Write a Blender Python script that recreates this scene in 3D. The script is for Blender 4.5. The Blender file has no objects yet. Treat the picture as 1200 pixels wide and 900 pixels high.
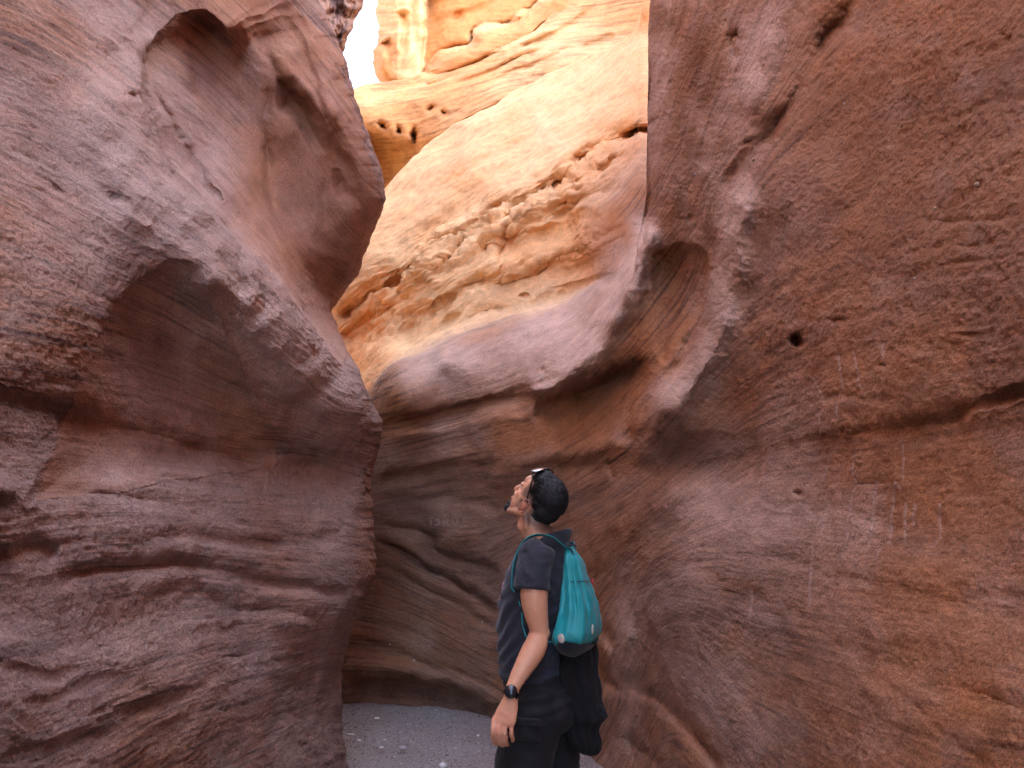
import bpy, bmesh, math, random
import numpy as np
from mathutils import Vector, Matrix
random.seed(7); RNG = np.random.default_rng(7)
SC = bpy.context.scene
COL = SC.collection
# ------------------------------------------------------------------ camera
CAM_H = 1.55; PITCH = math.radians(10.5); F = 900.0
cam_d = bpy.data.cameras.new('camera'); cam = bpy.data.objects.new('camera', cam_d); COL.objects.link(cam)
cam.location = (0, 0, CAM_H); cam.rotation_euler = (math.radians(90) + PITCH, 0, 0)
cam_d.sensor_width = 36; cam_d.lens = 36 * F / 1200; cam_d.clip_start = .05; cam_d.clip_end = 2000
SC.camera = cam
# ------------------------------------------------------------------ sky, sun, exposure
SUN_EL = math.radians(46); SUN_AZ = math.radians(80)      # azimuth clockwise from +Y (where the sun stands)
w = bpy.data.worlds.new('World'); SC.world = w; w.use_nodes = True
nt = w.node_tree; nt.nodes.clear()
sky = nt.nodes.new('ShaderNodeTexSky'); sky.sky_type = 'NISHITA'; sky.sun_disc = False
sky.sun_elevation = SUN_EL; sky.sun_rotation = SUN_AZ; sky.dust_density = 4.0; sky.air_density = 1.0
bg = nt.nodes.new('ShaderNodeBackground'); bg.inputs['Strength'].default_value = .15
out = nt.nodes.new('ShaderNodeOutputWorld')
nt.links.new(sky.outputs[0], bg.inputs[0]); nt.links.new(bg.outputs[0], out.inputs[0])
sun_d = bpy.data.lights.new('sun', 'SUN'); sun_d.energy = 4.5; sun_d.angle = math.radians(.5); sun_d.color = (1, .95, .86)
sun = bpy.data.objects.new('sun', sun_d); COL.objects.link(sun)
sdir = Vector((math.sin(SUN_AZ) * math.cos(SUN_EL), math.cos(SUN_AZ) * math.cos(SUN_EL), math.sin(SUN_EL)))
sun.rotation_euler = (-sdir).to_track_quat('-Z', 'Y').to_euler(); sun.location = (0, 0, 30)
SC.view_settings.view_transform = 'Standard'; SC.view_settings.look = 'None'
SC.view_settings.gamma = 1; SC.view_settings.exposure = 3.75
SC.cycles.max_bounces = 10; SC.cycles.diffuse_bounces = 8
# ------------------------------------------------------------------ numeric helpers
def P(px, py, d):
    "point seen at photo pixel (px,py), d metres ahead of the camera along the ground"
    px = np.asarray(px, float); py = np.asarray(py, float); d = np.asarray(d, float)
    u = (px - 600) / F; v = (450 - py) / F
    y = math.cos(PITCH) - v * math.sin(PITCH); z = math.sin(PITCH) + v * math.cos(PITCH)
    k = d / y
    return np.stack(np.broadcast_arrays(u * k, d, CAM_H + z * k), -1)
def V3(px, py, d): return Vector(P(px, py, d).tolist())
class TPS:
    def __init__(s, pts, lam=1e-3):
        a = np.array(pts, float); s.c = a[:, :2] / 100; v = a[:, 2]; n = len(a)
        K = s.k(s.c, s.c) + lam * np.eye(n); Q = np.hstack([np.ones((n, 1)), s.c])
        M = np.block([[K, Q], [Q.T, np.zeros((3, 3))]])
        s.w = np.linalg.solve(M, np.concatenate([v, np.zeros(3)]))
    @staticmethod
    def k(a, b):
        r2 = ((a[:, None, :] - b[None, :, :]) ** 2).sum(-1)
        return .5 * r2 * np.log(r2 + 1e-9)
    def __call__(s, x, y):
        x, y = np.broadcast_arrays(np.asarray(x, float), np.asarray(y, float))
        q = np.stack([x.ravel(), y.ravel()], 1) / 100; o = np.empty(len(q))
        for i in range(0, len(q), 40000):
            j = q[i:i + 40000]
            o[i:i + 40000] = s.k(j, s.c) @ s.w[:-3] + s.w[-3] + j @ s.w[-2:]
        return o.reshape(x.shape)
_perm = RNG.permutation(256).astype(np.int32); _perm = np.concatenate([_perm, _perm, _perm])
_grad = RNG.normal(size=(256, 3)); _grad /= np.linalg.norm(_grad, axis=1)[:, None]; _grad = _grad.astype(np.float32)
def perlin(x, y, z):
    x, y, z = (np.asarray(a, np.float32) for a in np.broadcast_arrays(x, y, z))
    xi = np.floor(x).astype(np.int32); yi = np.floor(y).astype(np.int32); zi = np.floor(z).astype(np.int32)
    xf = x - xi; yf = y - yi; zf = z - zi
    f = lambda t: t * t * t * (t * (t * 6 - 15) + 10)
    u, v, w_ = f(xf), f(yf), f(zf); xi &= 255; yi &= 255; zi &= 255
    def g(a, b, c):
        h = _perm[_perm[_perm[(xi + a) & 255] + ((yi + b) & 255)] + ((zi + c) & 255)] & 255
        gr = _grad[h]
        return gr[..., 0] * (xf - a) + gr[..., 1] * (yf - b) + gr[..., 2] * (zf - c)
    l = lambda a, b, t: a + t * (b - a)
    return 1.6 * l(l(l(g(0,0,0), g(1,0,0), u), l(g(0,1,0), g(1,1,0), u), v),
             l(l(g(0,0,1), g(1,0,1), u), l(g(0,1,1), g(1,1,1), u), v), w_)
def fbm(p, f, n=4, g=.5, sc=(1, 1, 1), off=0):
    o = 0; a = 1
    for k in range(n):
        o = o + a * perlin(p[..., 0] * f * sc[0] + 17 * k + off, p[..., 1] * f * sc[1] - 9 * k, p[..., 2] * f * sc[2] + 5 * k)
        f *= 2.03; a *= g
    return o
def ss(x, a=0., b=1.):
    t = np.clip((x - a) / (b - a), 0, 1); return t * t * (3 - 2 * t)
def polyd(px, py, pl, closed=False):
    "distance to a polyline, sign (+ = to the right of its direction, image y down), position 0..1 along it"
    pl = np.array(pl, float)
    if closed: pl = np.vstack([pl, pl[:1]])
    best = np.full(px.shape, 1e9); sg = np.zeros(px.shape); tt = np.zeros(px.shape)
    L = np.concatenate([[0], np.cumsum(np.linalg.norm(np.diff(pl, axis=0), axis=1))])
    for i in range(len(pl) - 1):
        a = pl[i]; e = pl[i + 1] - a; l2 = (e ** 2).sum()
        t = ((px - a[0]) * e[0] + (py - a[1]) * e[1]) / l2; tc = np.clip(t, 0, 1)
        dx = px - a[0] - tc * e[0]; dy = py - a[1] - tc * e[1]; dd = dx * dx + dy * dy
        m = dd < best; best = np.where(m, dd, best)
        sg = np.where(m, e[0] * (py - a[1]) - e[1] * (px - a[0]), sg)
        tt = np.where(m, (L[i] + tc * math.sqrt(l2)) / L[-1], tt)
    return np.sqrt(best), np.sign(sg), tt
def smooth_pl(pl, n=6):
    pl = np.array(pl, float); q = np.vstack([2 * pl[0] - pl[1], pl, 2 * pl[-1] - pl[-2]]); o = []
    for i in range(1, len(q) - 2):
        for t in np.arange(n) / n:
            o.append(.5 * ((2 * q[i]) + (q[i + 1] - q[i - 1]) * t + (2 * q[i - 1] - 5 * q[i] + 4 * q[i + 1] - q[i + 2]) * t * t
                     + (3 * q[i] - q[i - 1] - 3 * q[i + 1] + q[i + 2]) * t ** 3))
    o.append(pl[-1]); return np.array(o)
def inside(px, py, pg):
    pg = np.array(pg, float); r = np.zeros(px.shape, bool); n = len(pg)
    for i in range(n):
        x1, y1 = pg[i]; x2, y2 = pg[(i + 1) % n]
        if y1 == y2: continue
        r ^= ((y1 > py) != (y2 > py)) & (px < (x2 - x1) * (py - y1) / (y2 - y1) + x1)
    return r
class Relief:
    "adds carved or standing features (in metres of depth) to a rock face"
    def __init__(s, px, py, wob=5):
        s.px, s.py = px, py
        q = np.stack([px / 60, py / 60, px * 0], -1)
        s.wx = px + wob * fbm(q, 1, 4, .55); s.wy = py + wob * fbm(q, 1, 4, .55, off=40); s.d = np.zeros(px.shape)
        s.mod = np.clip(.95 + .45 * fbm(np.stack([px / 60, py / 60, px * 0 + 5], -1), 1, 2), .45, 1.4)
    def _box(s, pl, m):
        pl = np.array(pl); return ((s.px > pl[:, 0].min() - m) & (s.px < pl[:, 0].max() + m) & (s.py > pl[:, 1].min() - m) & (s.py < pl[:, 1].max() + m))
    def line(s, pl, amp, wr, wl, taper=.15, n=5, rnd=2.0):
        "amp>0 groove, <0 rib. wr / wl = falloff in px on the right (below, for a line drawn left to right) / left side"
        pl = smooth_pl(pl, n) if len(pl) > 2 else np.array(pl, float)
        b = s._box(pl, 4.5 * max(wr, wl)); 
        if not b.any(): return
        dd, sg, t = polyd(s.wx[b], s.wy[b], pl)
        wd = np.where(sg > 0, wr, wl); q = np.sqrt(dd * dd + rnd * rnd) - rnd
        f = np.exp(-(q / wd) ** 1.4) * ss(t, -.001, taper) * ss(1 - t, -.001, taper)
        end = np.minimum(t, 1 - t) <= 0
        f = np.where(end & (taper <= 0), 0, f)
        if s.mod is not None: f = f * s.mod[b]
        s.d[b] += amp * f
    def scoop(s, pg, amp, w, wout=2.0, smooth=4):
        "amp>0 hollow, <0 boss, with a rim as crisp as wout and floor reached w px inside"
        pg2 = smooth_pl(list(pg) + [pg[0]], smooth)[:-1] if smooth else np.array(pg, float)
        b = s._box(pg2, 6 + 4 * wout)
        dd, _, _ = polyd(s.wx[b], s.wy[b], pg2, True); ins = inside(s.wx[b], s.wy[b], pg2)
        s.d[b] += amp * np.where(ins, 1 - np.exp(-np.maximum(dd, 0) / w), 0)
    def step(s, pl, amp, w, reach):
        "one-sided: pushes the right side of the line by amp, fading back over reach px"
        pl = smooth_pl(pl, 5); b = s._box(pl, reach * 3)
        dd, sg, t = polyd(s.wx[b], s.wy[b], pl)
        s.d[b] += amp * ss(sg * dd, -w, w) * np.exp(-(np.maximum(dd, 0) / reach) ** 1.5) * ss(t, 0, .12) * ss(1 - t, 0, .12)
    def blob(s, x, y, rx, ry, amp, rot=0, p=2):
        b = (abs(s.px - x) < 3.2 * max(rx, ry)) & (abs(s.py - y) < 3.2 * max(rx, ry))
        c, sn = math.cos(math.radians(rot)), math.sin(math.radians(rot))
        u = (s.wx[b] - x) * c + (s.wy[b] - y) * sn; v = -(s.wx[b] - x) * sn + (s.wy[b] - y) * c
        s.d[b] += amp * np.exp(-((u / rx) ** 2 + (v / ry) ** 2) ** (p / 2))
def grid_normals(W):
    du = np.gradient(W, axis=1); dv = np.gradient(W, axis=0); n = np.cross(du, dv)
    n /= np.linalg.norm(n, axis=-1, keepdims=True) + 1e-12
    return n
def grid_mesh(name, W, mat, attrs=None, flip=False):
    R, C = W.shape[:2]; me = bpy.data.meshes.new(name)
    me.vertices.add(R * C); me.vertices.foreach_set('co', W.astype(np.float32).ravel())
    i = np.arange((R - 1) * (C - 1)); r = i // (C - 1); c = i % (C - 1); a = r * C + c
    q = np.stack([a, a + 1, a + C + 1, a + C], 1)
    if flip: q = q[:, ::-1]
    n = len(q); me.loops.add(n * 4); me.loops.foreach_set('vertex_index', q.astype(np.int32).ravel())
    me.polygons.add(n); me.polygons.foreach_set('loop_start', np.arange(0, n * 4, 4, dtype=np.int32))
    me.polygons.foreach_set('loop_total', np.full(n, 4, np.int32)); me.update(calc_edges=True)
    me.polygons.foreach_set('use_smooth', np.ones(n, bool))
    for k, v in (attrs or {}).items():
        at = me.attributes.new(k, 'FLOAT', 'POINT'); at.data.foreach_set('value', v.astype(np.float32).ravel())
    me.materials.append(mat)
    o = bpy.data.objects.new(name, me); COL.objects.link(o); return o
def interp(x, pts):
    a = np.array(sorted(pts), float); return np.interp(x, a[:, 0], a[:, 1])
def smooth_interp(x, pts, w=6):
    return sum(interp(x + k * w / 4, pts) * g for k, g in zip(range(-4, 5), (.03, .08, .12, .17, .2, .17, .12, .08, .03)))
def tag(o, label=None, cat=None, group=None, kind=None):
    if label: o['label'] = label
    if cat: o['category'] = cat
    if group: o['group'] = group
    if kind: o['kind'] = kind
    return o
# ------------------------------------------------------------------ materials
class NT:
    def __init__(s, name):
        s.m = bpy.data.materials.new(name); s.m.use_nodes = True; s.t = s.m.node_tree; s.t.nodes.clear()
        s.out = s.n('ShaderNodeOutputMaterial'); s.b = s.n('ShaderNodeBsdfPrincipled'); s.l(s.b.outputs[0], s.out.inputs[0])
    def n(s, ty, **k):
        o = s.t.nodes.new(ty)
        for a, v in k.items(): setattr(o, a, v)
        return o
    def l(s, a, b): s.t.links.new(a, b)
    def noise(s, vec, scale, detail=4, rough=.55, dist=0):
        o = s.n('ShaderNodeTexNoise'); o.inputs['Scale'].default_value = scale; o.inputs['Detail'].default_value = detail
        o.inputs['Roughness'].default_value = rough; o.inputs['Distortion'].default_value = dist
        if vec is not None: s.l(vec, o.inputs['Vector'])
        return o.outputs['Fac']
    def ramp(s, fac, pts):
        o = s.n('ShaderNodeValToRGB'); e = o.color_ramp.elements
        while len(e) < len(pts): e.new(.5)
        for q, (p, c) in zip(e, pts): q.position = p; q.color = (*c, 1) if len(c) == 3 else c
        s.l(fac, o.inputs[0]); return o.outputs[0]
    def fr(s, fac, a, b, lo=0., hi=1.):
        o = s.n('ShaderNodeMapRange'); o.interpolation_type = 'SMOOTHSTEP'
        for k, v in zip(('From Min', 'From Max', 'To Min', 'To Max'), (a, b, lo, hi)): o.inputs[k].default_value = v
        s.l(fac, o.inputs['Value']); return o.outputs[0]
    def mix(s, fac, a, b, mode='MIX'):
        o = s.n('ShaderNodeMix', data_type='RGBA', blend_type=mode)
        for q, v in ((o.inputs[0], fac), (o.inputs[6], a), (o.inputs[7], b)):
            if isinstance(v, (tuple, float, int)): q.default_value = (*v, 1) if isinstance(v, tuple) else v
            else: s.l(v, q)
        return o.outputs[2]
    def math(s, op, a, b=None, c=None):
        o = s.n('ShaderNodeMath', operation=op)
        for q, v in zip(o.inputs, (a, b, c)):
            if v is None: continue
            if isinstance(v, (float, int)): q.default_value = v
            else: s.l(v, q)
        return o.outputs[0]
    def attr(s, name): o = s.n('ShaderNodeAttribute', attribute_name=name); return o.outputs['Fac']
    def bump(s, h, strength, dist, prev=None):
        o = s.n('ShaderNodeBump'); o.inputs['Strength'].default_value = strength; o.inputs['Distance'].default_value = dist
        s.l(h, o.inputs['Height'])
        if prev is not None: s.l(prev, o.inputs['Normal'])
        return o.outputs[0]
def rock_material(name, light, mid, dark, rust_shade, grain=1.0, scale=1.0):
    m = NT(name); geo = m.n('ShaderNodeNewGeometry'); S = m.attr('bed'); pos = geo.outputs['Position']
    sx = m.n('ShaderNodeSeparateXYZ'); m.l(pos, sx.inputs[0])
    def bedvec(along, across):
        c = m.n('ShaderNodeCombineXYZ')
        m.l(m.math('MULTIPLY', sx.outputs[0], along), c.inputs[0]); m.l(m.math('MULTIPLY', sx.outputs[1], along), c.inputs[1])
        m.l(m.math('MULTIPLY', S, across), c.inputs[2]); return c.outputs[0]
    broad = m.noise(pos, .9 * scale, 3, .5)
    bands = m.noise(bedvec(.5 * scale, 5 * scale), 1, 5, .6)
    fine = m.noise(bedvec(1.5 * scale, 58 * scale), 1, 5, .62)
    streak = m.noise(bedvec(.9 * scale, 19 * scale), 1, 5, .65)
    mott = m.noise(pos, 9 * scale, 5, .65)
    speck = m.noise(pos, 130 * scale, 2, .6)
    col = m.mix(m.fr(bands, .35, .66), mid, light)
    col = m.mix(m.fr(broad, .42, .68, 0, .75), col, rust_shade)
    col = m.mix(m.math('MULTIPLY', m.fr(fine, .48, .66), m.fr(broad, .3, .6, .25, .75)), col, dark)
    col = m.mix(m.math('MULTIPLY', m.fr(streak, .5, .72), m.fr(mott, .3, .6, .25, .7)), col, dark)
    col = m.mix(m.math('MULTIPLY', m.attr('stain_shade'), m.fr(mott, .2, .62, .55, 1.)), col, dark)
    col = m.mix(m.attr('rust_shade'), col, rust_shade)
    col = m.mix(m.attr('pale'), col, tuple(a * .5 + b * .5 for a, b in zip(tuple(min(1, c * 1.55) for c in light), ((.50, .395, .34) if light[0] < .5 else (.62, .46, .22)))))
    col = m.mix(.55, col, m.mix(1.0, col, m.ramp(mott, [(.25, (.55, .53, .55)), (.5, (.95, .95, .95)), (.75, (1.35, 1.3, 1.25))]), 'MULTIPLY'))
    col = m.mix(.55 * grain, col, m.mix(1.0, col, m.ramp(speck, [(.3, (.42, .40, .42)), (.5, (1, 1, 1)), (.72, (1.6, 1.55, 1.5))]), 'MULTIPLY'))
    m.l(col, m.b.inputs['Base Color']); m.b.inputs['Roughness'].default_value = .92; m.b.inputs['Specular IOR Level'].default_value = .25
    r = m.attr('rough')
    h = m.math('ADD', m.math('MULTIPLY', m.noise(bedvec(7 * scale, 60 * scale), 1, 4, .6), .6), m.noise(pos, 62 * scale, 6, .7))
    h = m.math('MULTIPLY', h, m.math('ADD', m.math('MULTIPLY', r, 1.0), .45))
    b1 = m.bump(h, .75, .016 / scale)
    b2 = m.bump(m.noise(pos, 190 * scale, 3, .7), .3 * grain, .004 / scale, b1)
    m.l(b2, m.b.inputs['Normal']); return m.m
M_LEFT = rock_material('mauve_sandstone', (.37, .243, .205), (.275, .165, .135), (.075, .042, .04), (.34, .15, .075))
M_RIGHT = rock_material('red_sandstone', (.38, .228, .165), (.285, .142, .083), (.075, .035, .026), (.36, .142, .052))
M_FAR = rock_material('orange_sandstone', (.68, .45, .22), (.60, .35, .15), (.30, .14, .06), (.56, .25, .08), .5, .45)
M_OVER = rock_material('brown_sandstone', (.36, .25, .22), (.27, .16, .13), (.12, .07, .07), (.3, .16, .1), .6, .6)
# ================================================================== LEFT WALL
def bed_field(lines):
    pts = []
    for v, pl in lines:
        for x, y in smooth_pl(pl, 2): pts.append((x, y, v))
    return TPS(pts, .02)
def relief_noise(W, S, px, py, amp=1., rough=None, f=1.0, rib=1.0):
    n = grid_normals(W); q = np.stack([W[..., 0], W[..., 1], S * 1.0], -1)
    d = .030 * fbm(W, 1.1 * f, 4, .5)
    warp = .10 * fbm(W, 1.6 * f, 3)
    b = fbm(np.stack([W[..., 0] * .55, W[..., 1] * .55, (S + warp) * 7], -1), 1.0 * f, 4, .6)
    d += .014 * rib * (np.abs(b) * 2 - .6) 
    b2 = fbm(np.stack([W[..., 0] * 1.1, W[..., 1] * 1.1, (S + warp * .35) * 26], -1), 1.0 * f, 3, .6)
    d += .0055 * rib * b2 * (.5 + (1 if rough is None else rough))
    r = fbm(W, 9 * f, 4, .6)
    r = r * .5 + .6 * fbm(W, 22 * f, 3, .6, off=7); d += .0048 * r * (.25 + (1 if rough is None else rough))
    g = fbm(W, 46 * f, 2, .6, off=3); d += .0020 * g * (.35 + (1 if rough is None else rough)) * (1 + 1.0 * np.clip(fbm(W, 2.5 * f, 2, off=21), -.6, 1))
    return n * (d * amp / f)[..., None]
def build_left_wall():
    ys = np.concatenate([np.linspace(-650, -30, 60, endpoint=False), np.linspace(-30, 930, 610, endpoint=False), np.linspace(930, 1150, 20)])
    sil = [(-650, 300), (-300, 330), (-60, 352), (0, 372), (20, 380), (40, 390), (60, 400), (100, 412), (140, 428), (170, 437), (200, 447), (225, 451), (245, 449),
           (262, 441), (280, 436), (300, 427), (320, 424), (335, 413), (350, 401), (362, 391), (375, 394), (400, 405), (430, 420), (460, 432), (480, 441),
           (495, 447), (515, 448), (530, 443), (545, 440), (560, 436), (580, 434), (600, 436), (630, 438), (660, 440), (680, 437), (700, 431), (720, 420),
           (740, 409), (760, 403), (780, 400), (820, 400), (850, 401), (870, 403), (900, 408), (950, 415), (1150, 430)]
    D = TPS([(-400,-650,2.1),(0,-650,3.1),(200,-650,4.4),(330,-650,5.6),(-400,-300,2.9),(-400,200,1.75),(-400,450,1.5),(-400,700,1.45),(-400,1000,1.4),
        (0,-300,4.4),(200,-300,5.4),(350,-300,6.3),(0,-100,3.6),(0,0,3.1),(0,100,2.85),(0,200,2.62),(0,330,2.38),(0,440,2.22),(0,520,2.26),(0,600,2.2),(0,680,2.22),(0,780,2.12),(0,900,2.1),(0,1050,2.1),
        (100,-100,4.1),(100,0,3.65),(100,100,3.35),(100,200,3.05),(100,300,2.84),(100,380,2.74),(110,450,2.84),(100,520,2.80),(100,600,2.72),(100,700,2.66),(100,800,2.55),(100,900,2.52),(100,1050,2.5),
        (200,-100,4.7),(150,60,3.95),(165,120,3.75),(180,200,3.5),(215,270,3.34),(200,340,3.30),(200,420,3.45),(200,490,3.42),(200,560,3.34),(200,640,3.20),(200,700,3.22),(200,800,3.05),(200,900,3.08),(200,1050,3.1),
        (230,30,4.9),(225,100,4.75),(240,180,4.6),(290,240,4.6),(330,290,4.7),(370,350,5.0),(300,-100,5.2),(300,0,5.2),(290,80,5.15),(300,160,5.1),
        (240,240,3.72),(300,310,3.98),(350,380,4.3),(400,440,4.7),
        (240,300,3.42),(270,370,3.62),(320,430,3.95),(380,480,4.4),(430,500,4.95),
        (270,450,3.82),(300,510,4.12),(360,535,4.5),(420,545,5.0),(300,570,4.02),(380,590,4.6),(430,590,5.05),
        (300,650,3.92),(380,660,4.5),(430,665,4.95),(300,720,3.92),(370,720,4.4),(300,800,3.82),(360,780,4.45),(395,790,5.0),(300,900,3.82),(350,900,4.3),(390,880,4.9),(300,1050,3.8),
        (360,0,5.35),(350,60,5.2),(380,120,5.15),(350,180,5.15),(400,180,5.1),(430,220,5.2),(400,250,5.2),(430,270,5.4),(400,310,5.5),(380,345,5.6),(350,250,5.15),(350,-100,5.6)], .004)
    S = bed_field([(3.4, [(-200,-200),(0,-180),(200,-60),(330,60),(430,200)]), (2.7, [(-200,-60),(0,0),(150,90),(260,180),(350,300)]), (2.0, [(-200,100),(0,180),(150,260),(270,340),(400,460)]),
        (1.5, [(-200,300),(0,340),(150,390),(300,460),(440,510)]), (1.15, [(-200,470),(0,480),(200,515),(440,556)]), (.85, [(-200,600),(0,595),(200,598),(440,620)]), (.58, [(-200,700),(0,690),(120,668),(240,668),(440,694)]),
        (.3, [(-200,860),(0,840),(150,790),(300,750),(430,735)]), (0, [(-100,980),(80,930),(220,850),(400,790)]), (-.3, [(100,1060),(260,950),(400,880)])])
    nfar, nvis, ncurl = 24, 330, 34
    xs = smooth_interp(ys, sil, 5)[:, None]; Y = ys[:, None]
    wob = 2.2 * fbm(np.stack([ys / 22, ys * 0, ys * 0], -1), 1, 4, .6)[:, None]; xs = xs + wob
    WR = interp(ys, [(-400, 40), (0, 34), (200, 30), (350, 16), (420, 22), (500, 26), (650, 24), (800, 22), (900, 30)])[:, None]
    RR = interp(ys, [(-400, .7), (0, .6), (250, .45), (350, .3), (500, .42), (700, .35), (900, .5)])[:, None]
    a = np.linspace(-520, -60, nfar, endpoint=False)[None, :] + 0 * Y
    t = np.linspace(0, 1, nvis, endpoint=False)[None, :]; b = -60 + (xs - WR + 60) * t
    ph = np.linspace(0, math.pi / 2, ncurl)[None, :]; c = xs - WR + WR * np.sin(ph)
    px = np.concatenate([a, b, c], 1); py = Y + 0 * px
    d = D(px, py)
    back = np.concatenate([0 * a, 0 * b, RR * (1 - np.cos(ph))], 1)
    R = Relief(px, py, 5)
    # rim of the tall upper hollow, from its arch down the long diagonal
    R.line([(275,60),(262,28),(232,8),(205,22),(172,58),(165,105),(185,175),(238,247),(300,308),(352,368),(405,440)], -.25, 60, 7, .06, rnd=.8)
    R.line([(185,75),(176,100),(200,150),(238,205),(265,245),(300,290)], .14, 10, 6, .25)
    R.line([(198,180),(225,200),(250,228),(262,250)], .10, 9, 8, .3)
    R.blob(266, 262, 9, 4, .10, 30); R.blob(172, 74, 4, 9, .06, 0); R.blob(155, 112, 9, 5, .08, 20); R.blob(137, 228, 14, 3, .02, 15)
    R.line([(300,300),(318,322),(327,338)], .10, 5, 4, .3)
    # folds on the nose block
    R.line([(262,-20),(285,20),(300,60),(318,100),(332,140),(345,190)], -.10, 26, 10, .25)
    R.line([(318,40),(326,70),(345,100),(372,118),(392,160),(388,185)], -.16, 9, 22, .2)
    R.scoop([(318,88),(345,95),(375,125),(388,172),(372,178),(345,150),(322,128)], .13, 10)
    R.line([(330,-10),(352,50),(372,110),(392,170),(412,215),(428,262)], .07, 7, 6, .2)
    R.line([(352,20),(372,70),(388,115),(398,160)], -.06, 14, 5, .2)
    R.line([(345,0),(368,60),(383,100)], .05, 4, 4, .2)
    R.line([(392,200),(402,222),(422,240),(424,262),(428,285)], .06, 4, 6, .2)
    R.line([(392,196),(394,215),(404,232)], .03, 4, 4, .2)
    R.line([(312,85),(314,130),(312,200),(322,250),(350,300),(392,352)], .05, 5, 5, .1)
    R.line([(385,160),(380,250),(392,300),(388,350)], .035, 6, 12, .2)
    R.line([(222,60),(240,150),(250,190)], .02, 4, 4, .2)
    # crest between upper hollow and lower scoop
    R.line([(232,275),(243,300),(268,345),(300,385),(345,430),(400,470),(446,498)], -.07, 18, 30, .12)
    R.line([(246,282),(262,300),(290,345),(300,352)], .06, 5, 8, .3)
    # lower scoop
    R.scoop([(236,312),(200,310),(160,335),(128,368),(110,410),(100,450),(84,488),(60,540),(30,600),(160,560),(330,540),(300,470),(270,400),(245,345)], .12, 24)
    R.line([(237,312),(240,330),(256,372),(280,430),(310,480),(345,515)], -.05, 22, 8, .15)
    # brow and its undercut
    R.line([(70,478),(150,505),(240,530),(330,545),(400,548),(440,552)], .07, 30, 9, .12)
    R.line([(180,488),(260,505),(330,512),(390,520),(442,522)], -.05, 18, 18, .2)
    R.line([(-60,452),(0,462),(60,476),(100,486)], .05, 22, 10, .1)
    R.line([(-60,570),(0,575),(40,590),(48,600)], -.05, 12, 12, .1)
    R.line([(-60,640),(0,648),(40,640),(70,650)], .06, 16, 6, .1)
    # bedding grooves of the belly
    R.line([(60,680),(130,664),(200,662),(260,668),(330,688),(400,696),(440,700)], .06, 10, 6, .12)
    R.line([(150,690),(220,676),(300,690),(380,706),(425,712)], -.035, 12, 10, .2)
    R.line([(150,632),(230,628),(300,640),(380,630),(436,636)], .035, 6, 10, .2)
    R.line([(210,668),(240,700),(300,716),(360,722),(400,740)], .03, 6, 6, .2)
    R.line([(0,585),(80,575),(200,592),(280,590)], .03, 7, 7, .2)
    R.line([(20,830),(60,822),(110,800),(160,795),(200,812)], .02, 8, 6, .2)
    R.line([(200,740),(280,720),(350,730),(400,738)], -.03, 10, 12, .2)
    R.line([(-60,770),(0,778),(60,790),(110,778)], .02, 10, 7, .2)
    R.line([(0,895),(50,880),(100,868),(150,850),(230,800)], .025, 12, 8, .2)
    R.line([(160,880),(240,830),(300,790),(380,770)], .02, 9, 9, .2)
    R.line([(260,780),(230,810),(180,830),(140,835)], .03, 7, 7, .2)
    R.line([(436,690),(415,735),(388,765),(376,800),(368,840),(374,880),(392,910)], -.06, 9, 18, .1)
    rr = np.random.default_rng(3)
    for _ in range(26):
        x, y = rr.uniform(0, 230), rr.uniform(-10, 300)
        R.blob(x, y, rr.uniform(5, 16), rr.uniform(1.5, 3.), rr.uniform(.004, .012), rr.uniform(20, 45))
    for _ in range(26):
        R.blob(rr.uniform(130, 430), rr.uniform(560, 880), rr.uniform(4, 14), rr.uniform(1.2, 2.6), rr.uniform(.006, .016), rr.uniform(-15, 10))
    d = d + R.d + back
    W = P(px, py, d); Sf = S(px, py)
    # rough / stain masks
    scoopm = np.where(inside(R.wx, R.wy, [(236,312),(200,310),(128,368),(84,488),(40,590),(330,545),(300,470),(255,370)]), 1., 0)
    hollow = np.where(inside(R.wx, R.wy, [(205,25),(170,80),(190,170),(300,300),(400,430),(460,300),(400,60),(300,-40)]), 1., 0)
    rough = np.clip(1.15 - .85 * scoopm - .75 * hollow + 0 * px, .15, 1.3); rough *= 1 - .4 * ss(py, 520, 640)
    n1 = fbm(np.stack([px / 70, py / 70, px * 0 + 3], -1), 1, 4)
    stain_shade = np.zeros(px.shape)
    def band(pl, wd, a): 
        dd, _, t = polyd(R.wx, R.wy, smooth_pl(pl, 5)); return a * np.exp(-(dd / wd) ** 2) * ss(t, 0, .1) * ss(1 - t, -.001, .15)
    stain_shade += band([(-80,462),(0,470),(60,480),(120,490)], 14, .8) + band([(-80,588),(0,590),(28,596)], 14, .8)
    stain_shade += band([(-80,650),(0,655),(30,650)], 26, .7) + band([(-60,895),(0,890),(90,872)], 14, .5)
    stain_shade += band([(100,860),(160,835),(220,800)], 8, .4) + band([(328,100),(352,140),(374,168)], 13, .6)
    rust_shade = .55 * hollow * ss(px, 230, 330) + .35 * scoopm * ss(py, 400, 470) + band([(300,552),(400,556)], 12, .6) + band([(300,140),(310,260),(360,330)], 26, .4)  # hollow and scoop reddened: bounced light put into the colour
    W = W + relief_noise(W, Sf, px, py, 1.0, rough, 1.0, .3)
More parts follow.
